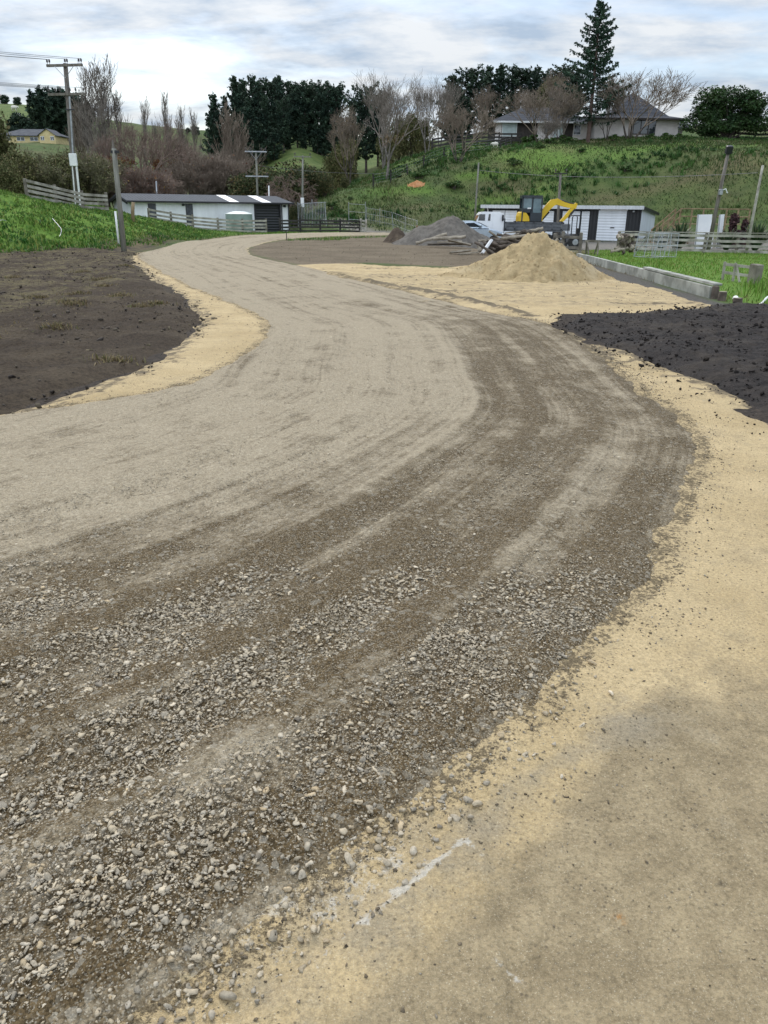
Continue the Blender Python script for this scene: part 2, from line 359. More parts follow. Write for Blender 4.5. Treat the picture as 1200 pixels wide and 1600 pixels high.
# --- ground material
def m_ground():
    m, nt, b = _nt('ground'); k = NB(nt); v = k.coord()
    n1 = k.noise(v, .09, 5, .6); n2 = k.noise(v, .5, 6, .65); n3 = k.noise(v, 3.5, 6, .7); n4 = k.noise(v, 14, 4, .7)
    lush = k.mix(k.ramp(n3, [(.32, 0.), (.7, 1.)]), (.06, .13, .018), (.14, .23, .035))
    hill = k.mix(k.ramp(n2, [(.38, 0.), (.62, 1.)]), (.03, .062, .014), (.072, .108, .028))
    dry = k.mix(k.ramp(n3, [(.3, 0.), (.7, 1.)]), (.085, .062, .036), (.17, .13, .075))
    hill = k.mix(k.m('MULTIPLY', k.ramp(n1, [(.42, 0.), (.62, 1.)]), .38), hill, dry)
    g = k.mix(k.attr('lush'), hill, lush)
    pasture = k.mix(k.ramp(n2, [(.35, 0.), (.65, 1.)]), (.06, .10, .026), (.125, .155, .05))
    g = k.mix(k.attr('pasture'), g, pasture)
    g = k.mix(k.m('MULTIPLY', k.attr('dry'), k.ramp(n3, [(.25, .55), (.6, 1.)])), g, dry)
    dirt = k.mix(k.ramp(n4, [(.3, 0.), (.7, 1.)]), (.075, .058, .038), (.16, .126, .085))
    dirt = k.mix(k.m('MULTIPLY', k.ramp(n2, [(.4, 0.), (.66, 1.)]), .6), dirt, (.20, .162, .112))
    g = k.mix(k.attr('dirt'), g, dirt)
    soil = k.mix(k.ramp(n4, [(.35, 0.), (.68, 1.)]), (.021, .017, .015), (.068, .054, .042))
    straw = k.m('MULTIPLY', k.ramp(k.noise(v, 1.1, 7, .72), [(.42, 0.), (.60, 1.)]), k.attr('straw'))
    soil = k.mix(k.m('MULTIPLY', straw, .8), soil, (.155, .125, .062))
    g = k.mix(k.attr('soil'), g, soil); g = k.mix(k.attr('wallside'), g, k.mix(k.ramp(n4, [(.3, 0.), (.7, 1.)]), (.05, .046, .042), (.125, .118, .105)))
    yard = k.mix(k.ramp(n3, [(.3, 0.), (.7, 1.)]), (.13, .12, .105), (.21, .195, .17))
    g = k.mix(k.attr('yard'), g, yard)
    k.l(g, b.inputs['Base Color']); b.inputs['Roughness'].default_value = .95; b.inputs['Specular IOR Level'].default_value = .15
    p = k.bump(n4, .6, .05, b); k.bump(k.noise(v, 45, 3), .5, .02, b, p)
    return m
def msk(poly, w=.35, ns=.5, amp=.35, seed=21): 
    return lambda x, y: sstep(-w, w, polysd(x, y, poly) + amp*fbm(x*ns*2, y*ns*2, seed, 4))
def a_lush(x, y):
    l = sstep(-.2, .8, polysd(x, y, BANK)); l = np.maximum(l, sstep(-.3, .5, polysd(x, y, LAWN)))
    strip = [(-10.5,47),(-9.2,55.5),(-6,62),(-1.8,65.6),(-3,68),(-8,66),(-12,64),(-20,60),(-14,55)]
    l = np.maximum(l, sstep(-.2, .5, polysd(x, y, strip)))
    strip2 = [(-5.9,46.4),(-5.6,49),(-3.0,53.5),(.2,56.5),(.2,54.5),(-2.2,50.5),(-3.2,47.5)]
    l = np.maximum(l, .9*sstep(-.4, .6, polysd(x, y, strip2)+.5*fbm(x, y, 9, 3)))
    hill = sstep(72, 78, y)*sstep(112, 100, y)*sstep(-6, 4, x)
    l = np.maximum(l, hill*.75*sstep(-.05, .3, fbm(x*.13+3, y*.2, 31, 4)))
    return l
def a_past(x, y): return np.clip(sstep(125, 140, y)*sstep(-40, -18, x)*sstep(2, -4, x) + sstep(220, 235, y)*sstep(-88, -100, x) + .45*sstep(88, 93, y)*sstep(108, 104, y)*sstep(0, 4, x)*sstep(17, 12, x), 0, 1)
def a_dry(x, y):
    e = sstep(1.3, .2, np.abs(polysd(x, y, LAWN)))*(y > 22)*(x < 12)*.8
    return np.clip(e + .5*sstep(.15, .5, fbm(x*.16, y*.28+9, 77, 4))*sstep(70, 75, y)*sstep(112, 106, y)*sstep(-4, 2, x) + .32*sstep(14, 30, x)*sstep(84, 94, y)*sstep(112, 106, y)
        + .8*sstep(.9, .1, np.abs(polysd(x, y, [(-10.5,46),(-9.0,55.5),(-5.8,61.6),(-9.2,56.2),(-11,47)]))), 0, 1)
def a_straw(x, y): return np.clip(sstep(-3.6, -6.0, x+.12*(y-12))*sstep(8, 15, y)*1.25, 0, 1)
gx = graded(-1500, 1500, 0, .16, 1.022, 60); gy = graded(-60, 2600, 12, .16, 1.022, 60)
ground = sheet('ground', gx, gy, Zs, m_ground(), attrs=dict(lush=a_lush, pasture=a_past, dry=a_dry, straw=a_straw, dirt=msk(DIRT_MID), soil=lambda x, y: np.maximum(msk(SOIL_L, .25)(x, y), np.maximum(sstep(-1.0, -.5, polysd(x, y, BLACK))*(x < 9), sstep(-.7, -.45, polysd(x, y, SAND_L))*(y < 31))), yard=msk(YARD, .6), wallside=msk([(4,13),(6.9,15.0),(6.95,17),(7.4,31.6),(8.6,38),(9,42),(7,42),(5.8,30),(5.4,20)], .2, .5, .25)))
# --- sand
def m_sand():
    m, nt, b = _nt('sand'); k = NB(nt); v = k.coord()
    n1 = k.noise(v, 1.3, 6, .6); n2 = k.noise(v, 9, 5, .65); n3 = k.noise(v, 160, 3, .7); n5 = k.noise(v, 45, 4, .7)
    sand = k.mix(k.ramp(n1, [(.3, 0.), (.72, 1.)]), (.385, .288, .152), (.53, .41, .235))
    sand = k.mix(k.m('MULTIPLY', k.ramp(n2, [(.52, 0.), (.72, 1.)]), .45), sand, (.34, .27, .16))
    pk = k.mix(k.ramp(n2, [(.3, 0.), (.7, 1.)]), (.21, .163, .096), (.355, .282, .170))
    gm = k.m('ADD', k.attr('packed'), k.m('MULTIPLY', k.m('SUBTRACT', k.noise(v, 3.4, 10, .78), .5), 2.0))
    c = k.mix(k.ramp(gm, [(.28, 0.), (.74, 1.)]), sand, pk)
    gg = k.m('ADD', k.attr('grey'), k.m('MULTIPLY', k.m('SUBTRACT', k.noise(v, 4.5, 7, .7), .5), 1.6))
    c = k.mix(k.m('MULTIPLY', k.ramp(gg, [(.45, 0.), (.85, 1.)]), .6), c, (.225, .20, .155))
    dk = k.m('ADD', k.attr('dirty'), k.m('MULTIPLY', k.m('SUBTRACT', k.noise(v, 5.5, 7, .72), .5), 1.7))
    c = k.mix(k.m('MULTIPLY', k.ramp(dk, [(.5, 0.), (.68, 1.)]), .85), c, (.085, .068, .048))
    ck = k.m('ADD', k.attr('chalk'), k.m('MULTIPLY', k.m('SUBTRACT', k.noise(v, 15, 10, .8), .5), 4.2))
    c = k.mix(k.m('MULTIPLY', k.ramp(ck, [(.6, 0.), (.95, 1.)]), .75), c, (.50, .475, .42))
    c = k.mix(k.m('MULTIPLY', k.ramp(k.voro(v, 48), [(.14, .8), (.26, 0.)]), k.ramp(k.noise(v, 7, 4, .7), [(.45, 0.), (.6, 1.)])), c, (.12, .095, .065))       # dark crumbs
    sp = k.ramp(k.noise(k.mapv(v, (1, 1, 1)), 210, 2, .6), [(.30, .55), (.42, 0.), (.60, 0.), (.72, .45)])
    sw = k.ramp(n3, [(.4, 0.), (.6, 1.)]); c = k.mix(sp, c, k.mix(sw, (.10, .085, .06), (.72, .64, .48)))
    gr = k.ramp(k.noise(v, 75, 8, .82), [(.30, .5), (.5, 1.0), (.70, 1.36)]); mm = k.n('ShaderNodeMixRGB'); mm.blend_type = 'MULTIPLY'; mm.inputs[0].default_value = 1; k.l(c, mm.inputs[1]); k.l(gr, mm.inputs[2]); c = mm.outputs[0]
    sm = k.m('ADD', k.attr('spill'), k.m('MULTIPLY', k.m('SUBTRACT', k.noise(v, 42, 7, .8), .5), 1.9)); sm = k.m('ADD', sm, k.m('MULTIPLY', k.m('SUBTRACT', k.noise(v, 6, 4, .6), .5), .8))
    c = k.mix(k.m('MULTIPLY', k.ramp(sm, [(.60, 0.), (.72, 1.)]), .92), c, k.mix(k.ramp(n3, [(.4, 0.), (.6, 1.)]), (.06, .045, .026), (.17, .135, .085)))
    rust = k.m('MULTIPLY', k.attr('rust'), k.ramp(n5, [(.42, 0.), (.6, 1.)])); c = k.mix(rust, c, (.45, .17, .015))
    k.l(c, b.inputs['Base Color']); b.inputs['Roughness'].default_value = .95; b.inputs['Specular IOR Level'].default_value = .15
    p = k.bump(n2, .35, .03, b); p = k.bump(n5, .6, .014, b, p); k.bump(n3, .8, .006, b, p)
    return m
M_SAND = m_sand()
def seg_d(x, y, pts):
    d = np.full(np.shape(x), 1e9)
    for (ax, ay), (bx, by) in zip(pts[:-1], pts[1:]):
        ex, ey = bx-ax, by-ay; t = np.clip(((x-ax)*ex+(y-ay)*ey)/(ex*ex+ey*ey), 0, 1); d = np.minimum(d, np.hypot(x-ax-t*ex, y-ay-t*ey))
    return d
def EDGE(y): return -.02+.09*sstep(1.9, 4.0, y)
PAVE = [(-1.0,.42),(-.28,1.19),(-.05,1.41),(.23,1.69)]
def a_packed(x, y):
    d = redge_d(x, y)
    q = sstep(3.4, 1.8, y)*sstep(.08, .36, d)*.96
    q = np.maximum(q, .42*sstep(14.2, 15.5, y)*sstep(24, 22, y))
    return np.maximum(q, .25)*(x > -1.5) + .2*(x < -1.5)
def a_grey(x, y):
    q = .62*np.exp(-(np.hypot(x-.98, (y-2.25)*1.2)/.28)**2) + .5*np.exp(-(seg_d(x, y, [(.32,1.75),(.5,1.98),(.8,2.2)])/.09)**2) + .5*np.exp(-(np.hypot(x-1.0, y-1.75)/.12)**2)
    q = q + .6*np.exp(-(seg_d(x, y, PAVE)/.25)**2)*(redge_d(x, y) < .4)
    return np.clip(q, 0, 1)
def a_chalk(x, y):
    q = .62*np.exp(-(seg_d(x, y, [(-.04,1.42),(.1,1.56),(.25,1.70)])/.02)**2) + .42*np.exp(-(seg_d(x, y, PAVE)/.012)**2)
    q += .62*np.exp(-(seg_d(x, y, [(-.32,1.42),(0.0,1.62)])/.12)**2) + .8*np.exp(-(seg_d(x, y, [(.24,1.69),(.28,1.63)])/.01)**2) + .85*np.exp(-(seg_d(x, y, [(.28,1.32),(.34,1.26)])/.012)**2)
    return np.clip(q, 0, 1)
def a_dirty(x, y):
    e = np.minimum(np.abs(polysd(x, y, BLACK)), np.abs(polysd(x, y, SOIL_L)))
    q = .62*sstep(.75, 0, e) + .35*sstep(.3, .0, redge_d(x, y))*(y > 3)
    q = np.maximum(q, .74*sstep(14.5, 16, y)*(.5+.5*fbm(x*.45-.2*y, y*1.9, 91, 4))*(x > -2))
    q = np.maximum(q, .8*np.exp(-(seg_d(x, y, [(2.5,13.6),(1.2,16.8),(-.4,19.6)])/.28)**2))
    q = np.maximum(q, .62*np.exp(-(seg_d(x, y, [(4.6,15.6),(6.5,15.9),(7,19),(7.2,24)])/.5)**2))
    for px, py, r in ((1010, 1290, .05), (1080, 1305, .04), (1160, 1385, .05), (950, 1262, .05), (1125, 1390, .03), (1040, 1240, .04), (1110, 1400, .05), (860, 1200, .05)):
        cx_, cy_ = gp(px, py); q = q + .42*np.exp(-(np.hypot(x-cx_, (y-cy_)*1.4)/r)**2)
    return q
def a_rust(x, y): return np.exp(-(np.hypot(x-.613, y-1.44)/.012)**2)
def a_spill(x, y):
    s = -(road_sd(x, y)+.11*fbm(x*2.0, y*2.0, 81, 4, .5)+EDGE(y)); return np.clip(.50*np.exp(-np.maximum(s, 0)/.09)+.17*np.exp(-np.maximum(s, 0)/.5), 0, 1)
SATTR = dict(spill=a_spill, packed=a_packed, grey=a_grey, chalk=a_chalk, dirty=a_dirty, rust=a_rust)
def sand_z(poly):
    def f(x, y):
        d = polysd(x, y, poly) + .13*fbm(x*3.1, y*3.1, 41, 5, .6) + .26*fbm(x*.9, y*.9, 43, 3)
        z = Zs(x, y) + .028*np.clip(d/.22, -1.6, 1) + .006*fbm(x*5, y*5, 45, 3)
        far = sstep(14, 15.5, y)*(x > -1.8)
        z = z + far*(.035*fbm(x*.9-.3*y, y*2.4, 47, 4)+.02*fbm(x*5, y*6, 51, 3)) + .0035*fbm(x*22, y*22, 53, 2)*(y < 7)
        # wheel ruts in the sand verge and the crumbling edge beside the road
        z = z - .02*np.exp(-(seg_d(x, y, [(4.2,5.0),(3.1,7.4),(2.95,9),(2.75,11.0)])/.1)**2)
        z = z + .07*np.exp(-(seg_d(x, y, [(2.3,14.0),(1.2,16.7),(-.5,19.8),(-1.5,22)])/.22)**2)*(.55+.9*vn(x*3.5, y*3.5, 61))*(x > -1.8)
        # lip of the old paving under the thin sand
        s = seg_d(x, y, PAVE); ex, ey = .51, .50; side = (x+.28)*ey-(y-1.19)*ex
        return z + .012*sstep(-.006, .006, side)*sstep(.5, .3, s)*(x < .3)*(y < 1.75)
    return f
def keepf(poly, m): return lambda x, y: polysd(x, y, poly) > -m
sheet('sand_ground', graded(-4, 10.5, .35, .014, 1.012, .14), graded(-4, 27.5, 1.5, .014, 1.012, .14), sand_z(SAND_R), M_SAND, keepf(SAND_R, .45), SATTR)
sheet('sand_ground', np.arange(-11, -1, .07), np.arange(4, 34.5, .07), sand_z(SAND_L), M_SAND, keepf(SAND_L, .45), SATTR)
# --- black topsoil on the right
def m_soil():
    m, nt, b = _nt('topsoil'); k = NB(nt); v = k.coord(); n = k.noise(v, 7, 7, .7); n2 = k.noise(v, 30, 5, .7)
    c = k.mix(k.ramp(n, [(.34, 0.), (.7, 1.)]), (.012, .010, .010), (.046, .037, .032)); c = k.mix(k.m('MULTIPLY', k.ramp(k.noise(v, .9, 6, .7), [(.50, 0.), (.66, 1.)]), .6), c, (.075, .06, .045))
    k.l(c, b.inputs['Base Color']); b.inputs['Roughness'].default_value = .9; b.inputs['Specular IOR Level'].default_value = .25
    p = k.bump(n2, .9, .04, b); k.bump(k.noise(v, 90, 3), .6, .015, b, p); return m
M_SOIL = m_soil()
def black_z(x, y):
    d = polysd(x, y, BLACK) + .14*fbm(x*2.3, y*2.3, 65, 5, .65)
    lum = .5+.5*fbm(x*3.2, y*3.2, 67, 4, .6)
    return Zs(x, y) + .05*np.clip(d/.25, -1.2, 1) + sstep(-.05, .6, d)*(.11*lum + .06*fbm(x*.8, y*.8, 69, 3)+.035*np.abs(fbm(x*11, y*11, 71, 2)))
sheet('soil_ground', np.arange(2.2, 16, .045), np.arange(2.6, 15.9, .045), black_z, M_SOIL, keepf(BLACK, .3))
def m_field():
    m, nt, b = _nt('field_soil'); k = NB(nt); v = k.coord(); n = k.noise(v, 4, 8, .72); n2 = k.noise(v, 26, 6, .75); n1 = k.noise(v, .8, 6, .66)
    c = k.mix(k.ramp(n2, [(.32, 0.), (.68, 1.)]), (.022, .0165, .012), (.085, .063, .043)); c = k.mix(k.m('MULTIPLY', k.ramp(n1, [(.45, 0.), (.62, 1.)]), .6), c, k.mix(k.ramp(n2, [(.35, 0.), (.65, 1.)]), (.06, .046, .03), (.145, .112, .074)))
    st = k.m('ADD', k.attr('straw'), k.m('MULTIPLY', k.m('SUBTRACT', n, .5), 2.2)); st = k.m('ADD', st, k.m('MULTIPLY', k.m('SUBTRACT', n1, .5), 1.2))
    c = k.mix(k.m('MULTIPLY', k.ramp(st, [(.55, 0.), (.85, 1.)]), .85), c, k.mix(k.ramp(n2, [(.35, 0.), (.65, 1.)]), (.07, .062, .028), (.19, .155, .085)))
    k.l(c, b.inputs['Base Color']); b.inputs['Roughness'].default_value = .95; b.inputs['Specular IOR Level'].default_value = .15
    p = k.bump(n, .8, .08, b); k.bump(n2, .9, .03, b, p); return m
def field_z(x, y):
    d = polysd(x, y, SOIL_L) - .10 + .24*fbm(x*1.4, y*1.4, 165, 5, .6); lum = .5+.5*fbm(x*2.1, y*2.1, 167, 5, .62)
    lip = np.exp(-(np.abs(d-.35)/.3)**2)*(x > -9)*.06*vn(x*1.5, y*1.5, 4)
    return Zs(x, y) + .035*np.clip(d/.25, -1.2, 1) + sstep(-.05, .8, d)*(.13*lum-.04+.05*fbm(x*.7, y*.7, 169, 3)+.03*np.abs(fbm(x*8, y*8, 171, 2))) + lip
sheet('field_ground', np.arange(-17, -2.2, .06), np.arange(4.2, 33, .07), field_z, m_field(), keepf(SOIL_L, .35), dict(straw=lambda x, y: .1+.5*sstep(-3.4, -6.2, x+.10*(y-12))*sstep(8, 14, y)))
# --- gravel road (u along, v across in metres)
def m_road():
    m, nt, b = _nt('gravel_road'); k = NB(nt); o = k.coord()
    cx = k.n('ShaderNodeCombineXYZ'); k.l(k.attr('u'), cx.inputs[0]); k.l(k.attr('v'), cx.inputs[1]); uv = cx.outputs[0]
    streak = k.noise(k.mapv(uv, (.10, 2.6, 1)), 1.0, 6, .62, .3); streak2 = k.noise(k.mapv(uv, (.16, 11.0, 1)), 1.0, 5, .65)
    patch = k.noise(o, 2.2, 7, .70); fine = k.noise(o, 26, 5, .75)
    d = k.m('ADD', k.attr('damp'), k.m('MULTIPLY', k.m('SUBTRACT', streak, .5), 1.6))
    d = k.m('ADD', d, k.m('MULTIPLY', k.m('SUBTRACT', streak2, .5), 1.0)); d = k.m('ADD', d, k.m('MULTIPLY', k.m('SUBTRACT', patch, .5), 1.5)); d = k.m('ADD', d, k.m('MULTIPLY', k.m('SUBTRACT', fine, .5), .9))
    dm = k.ramp(d, [(.30, 0.), (.80, 1.)])
    v1 = k.n('ShaderNodeTexVoronoi'); v1.inputs['Scale'].default_value = 46; k.l(o, v1.inputs['Vector'])
    cell = k.n('ShaderNodeSeparateColor'); k.l(v1.outputs['Color'], cell.inputs[0])
    v2 = k.n('ShaderNodeTexVoronoi'); v2.inputs['Scale'].default_value = 130; k.l(o, v2.inputs['Vector'])
    cell2 = k.n('ShaderNodeSeparateColor'); k.l(v2.outputs['Color'], cell2.inputs[0])
    dry = k.mix(cell2.outputs[0], (.232, .188, .125), (.395, .332, .232)); wet = k.mix(cell2.outputs[0], (.043, .029, .0125), (.135, .095, .047))
    dry = k.mix(k.m('MULTIPLY', k.ramp(cell.outputs[0], [(.66, 0.), (.76, 1.)]), .5), dry, k.mix(cell.outputs[1], (.27, .225, .155), (.48, .41, .30)))
    wet = k.mix(k.m('MULTIPLY', k.ramp(cell.outputs[0], [(.86, 0.), (.92, 1.)]), .5), wet, k.mix(cell.outputs[1], (.14, .12, .085), (.36, .33, .27)))
    v3 = k.n('ShaderNodeTexVoronoi'); v3.inputs['Scale'].default_value = 260; k.l(o, v3.inputs['Vector']); c3 = k.n('ShaderNodeSeparateColor'); k.l(v3.outputs['Color'], c3.inputs[0])
    c = k.mix(dm, dry, wet); c = k.mix(k.m('MULTIPLY', k.ramp(c3.outputs[0], [(.72, 0.), (.78, 1.)]), .6), c, k.mix(c3.outputs[1], (.10, .08, .052), (.46, .41, .32))); em = k.m('ADD', k.attr('edge'), k.m('MULTIPLY', k.m('SUBTRACT', k.noise(o, 38, 7, .8), .5), .42)); em = k.m('ADD', em, k.m('MULTIPLY', k.m('SUBTRACT', k.noise(o, 7, 4, .6), .5), .22)); c = k.mix(k.ramp(em, [(.015, 0.), (.045, 1.)]), k.mix(cell2.outputs[0], (.30, .235, .135), (.46, .37, .225)), c); k.l(c, b.inputs['Base Color']); b.inputs['Roughness'].default_value = .92; b.inputs['Specular IOR Level'].default_value = .2
    h1 = k.ramp(v1.outputs['Distance'], [(.0, 1.), (.55, 0.)]); h2 = k.ramp(v2.outputs['Distance'], [(.0, 1.), (.6, 0.)])
    p = k.bump(h1, .55, .012, b); p = k.bump(h2, .6, .005, b, p); k.bump(fine, .5, .015, b, p)
    return m
def damp_of(x, y, dr):
    q = .35 + .38*sstep(2.3, .9, dr)*sstep(1.0, 3.5, y)*sstep(17, 11, y)
    q = q + .24*np.exp(-((dr-1.62)/.12)**2)*sstep(14, 8, y)*sstep(2, 3.2, y)
    q = q + .10*np.exp(-((dr-2.1)/.9)**2)*sstep(5.2, 3.4, y) + .42*sstep(5.0, 2.4, y)*sstep(3.2, 1.7, dr)
    q = q - .05*sstep(11, 19, y) - .06*sstep(2.2, 3.4, dr)
    q = q - .22*np.exp(-((dr-1.05)/.14)**2)*(.4+.6*vn(x*.8, y*.8, 3))*sstep(2.4, 4, y)*sstep(16, 10, y) - .12*np.exp(-((dr-.55)/.1)**2)*vn(x*.7, y*.7, 13)*sstep(2.4, 4, y)
    return q
def road_strip():
    # resample both edges densely near, coarser far
    us = []; Rr = []; Ll = []
    R_, L_ = crom([s[0] for s in ST], 160), crom([s[1] for s in ST], 160)
    C_ = (R_+L_)/2; al = np.concatenate([[0], np.cumsum(np.hypot(*np.diff(C_, axis=0).T))])
    u0 = al[np.argmin(np.hypot(C_[:, 0]+2, C_[:, 1]-3.2))]
    u = 0.; out = []
    while u < al[-1]: out.append(u); d = abs(u-u0); u += .035 if d < 5 else .05 if d < 10 else .12 if d < 22 else .3
    us = np.array(out); f = lambda P: np.stack([np.interp(us, al, P[:, 0]), np.interp(us, al, P[:, 1])], 1)
    Rr, Ll = f(R_), f(L_); nv = 170; mg = .34
    wd = np.hypot(*(Ll-Rr).T); q = np.linspace(0, 1, nv)
    v = -mg + q[None]*(wd[:, None]+2*mg); dirn = (Ll-Rr)/wd[:, None]
    P = Rr[:, None]+dirn[:, None]*v[..., None]; x, y = P[..., 0].ravel(), P[..., 1].ravel(); vv = v.ravel(); uu = np.repeat(us, nv); ww = np.repeat(wd, nv)
    d = np.minimum(vv, ww-vv) + .11*fbm(x*2.0, y*2.0, 81, 4, .5) + .03*fbm(x*11, y*11, 83, 4, .6) + EDGE(y)
    z = Zs(x, y) + .002 + .055*np.clip(d/.22, -1.3, 1) + .012*fbm(uu*.3, vv*3, 85, 3) + .009*fbm(x*9, y*9, 87, 3) + .03*np.sin(np.clip(vv/ww, 0, 1)*math.pi)
    for q0, wq in ((.55, .10), (1.05, .13), (1.62, .10), (2.5, .14), (3.1, .14)): z -= .014*np.exp(-((vv-q0-.06*np.sin(uu*.5))/wq)**2); z += .008*np.exp(-((vv-q0-.2-.06*np.sin(uu*.5))/.07)**2)
    z += .005*fbm(x*32, y*32, 89, 2)*(y < 9)
    i = np.arange(len(us)*nv).reshape(len(us), nv); F = np.stack([i[:-1, :-1], i[1:, :-1], i[1:, 1:], i[:-1, 1:]], -1).reshape(-1, 4)
    tag(np_mesh('gravel_road', np.stack([x, y, z], 1), [F], m_road(), smooth=True, attrs=dict(u=uu, v=vv, damp=damp_of(x, y, np.maximum(vv, 0)), edge=d)), kind='structure')
    return us, Rr, dirn, wd
USV, RRV, DRV, WDV = road_strip()
def road_z(x, y, sd): return Zs(x, y) + .002 + .055*np.clip(sd/.22, -1.3, 1) + .03*np.sin(np.clip(redge_d(x, y)/4.9, 0, 1)*math.pi)
# --- loose stones: one mesh of many small deformed pebbles
def ico(sub):
    import bmesh
    bm = bmesh.new(); bmesh.ops.create_icosphere(bm, subdivisions=sub, radius=1); V = np.array([v.co[:] for v in bm.verts]); F = np.array([[v.index for v in f.verts] for f in bm.faces]); bm.free(); return V, F
def pebbles(name, x, y, z, r, mat, sub=1, seed=1, flat=.62, smooth=False):
    g = np.random.default_rng(seed); V0, F0 = ico(sub); n = len(x); nv = len(V0)
    dirs = g.normal(size=(n, 6, 3)); dirs /= np.linalg.norm(dirs, axis=2, keepdims=True)
    s = 1 + .0*V0[None, :, 0]
    for j in range(6):
        dp = (V0[None]*dirs[:, j][:, None]).sum(-1); s = s - np.clip(dp-g.uniform(.12, .6, (n, 1)), 0, 1)*g.uniform(.75, 1.0, (n, 1))   # cut facets
    V = V0[None]*s[..., None]*(1+.06*g.normal(size=(n, nv, 1)))
    V = V*np.stack([g.uniform(.8, 1.35, n), g.uniform(.7, 1.0, n), g.uniform(flat*.7, flat*1.25, n)], 1)[:, None]
    a = g.uniform(0, 2*math.pi, n); c, s_ = np.cos(a)[:, None], np.sin(a)[:, None]; t = g.normal(0, .28, (n, 1))
    X, Y, Z_ = V[..., 0], V[..., 1], V[..., 2]; Z2 = Z_+X*t; X2 = X-Z_*t
    V = np.stack([(X2*c-Y*s_), (X2*s_+Y*c), Z2], -1)*r[:, None, None] + np.stack([x, y, z], 1)[:, None]
    F = (F0[None]+np.arange(n)[:, None, None]*nv).reshape(-1, 3)
    return np_mesh(name, V.reshape(-1, 3), [F], mat, smooth=smooth)
def m_stone(name, stops, val=.5):
    m, nt, b = _nt(name); k = NB(nt); r = k.island()
    c = k.ramp(r, stops); h = k.n('ShaderNodeHueSaturation'); k.l(c, h.inputs['Color'])
    w = k.n('ShaderNodeTexWhiteNoise'); w.noise_dimensions = '1D'; k.l(r, w.inputs['W']); k.l(k.m('ADD', k.m('MULTIPLY', w.outputs['Value'], val), 1-val/2), h.inputs['Value'])
    sp = k.ramp(k.noise(k.coord(), 90, 4, .7), [(.35, .72), (.65, 1.12)]); mm = k.n('ShaderNodeMixRGB'); mm.blend_type = 'MULTIPLY'; mm.inputs[0].default_value = 1; k.l(h.outputs[0], mm.inputs[1]); k.l(sp, mm.inputs[2])
    k.l(mm.outputs[0], b.inputs['Base Color']); b.inputs['Roughness'].default_value = .85; b.inputs['Specular IOR Level'].default_value = .3
    k.bump(k.noise(k.coord(), 260, 3), .3, .003, b); return m
M_STONE = m_stone('river_stone', [(0, (.34, .28, .19)), (.25, (.46, .385, .275)), (.5, (.38, .325, .24)), (.7, (.30, .265, .21)), (.85, (.54, .465, .35)), (.95, (.42, .32, .19)), (1, (.20, .175, .14))], .5)
M_CHIP = m_stone('brown_chip', [(0, (.11, .085, .055)), (.5, (.17, .135, .09)), (.8, (.26, .225, .17)), (1, (.34, .31, .25))], .7)
G = np.random.default_rng(11)
def scatter(n, x0, x1, y0, y1, dens):
    x = G.uniform(x0, x1, n); y = G.uniform(y0, y1, n); k = G.random(n) < dens(x, y); return x[k], y[k]
def sizes(n, lo, hi, p=2.2):
    u = G.random(n); return (lo**(1-p) + u*(hi**(1-p)-lo**(1-p)))**(1/(1-p))
def onroad(x, y): return road_sd(x, y)
def edge_s(x, y): return road_sd(x, y)+.11*fbm(x*2.0, y*2.0, 81, 4, .5)+.03*fbm(x*11, y*11, 83, 4, .6)+EDGE(y)
def edge_fall(x, y, w):
    s = edge_s(x, y)
    return np.where(s < .04, np.exp(-np.maximum(-s, 0)/w)*.85+.03*sstep(1.3, .3, -s), 0)*(.25+.75*vn(x*3.3, y*3.3, 7))
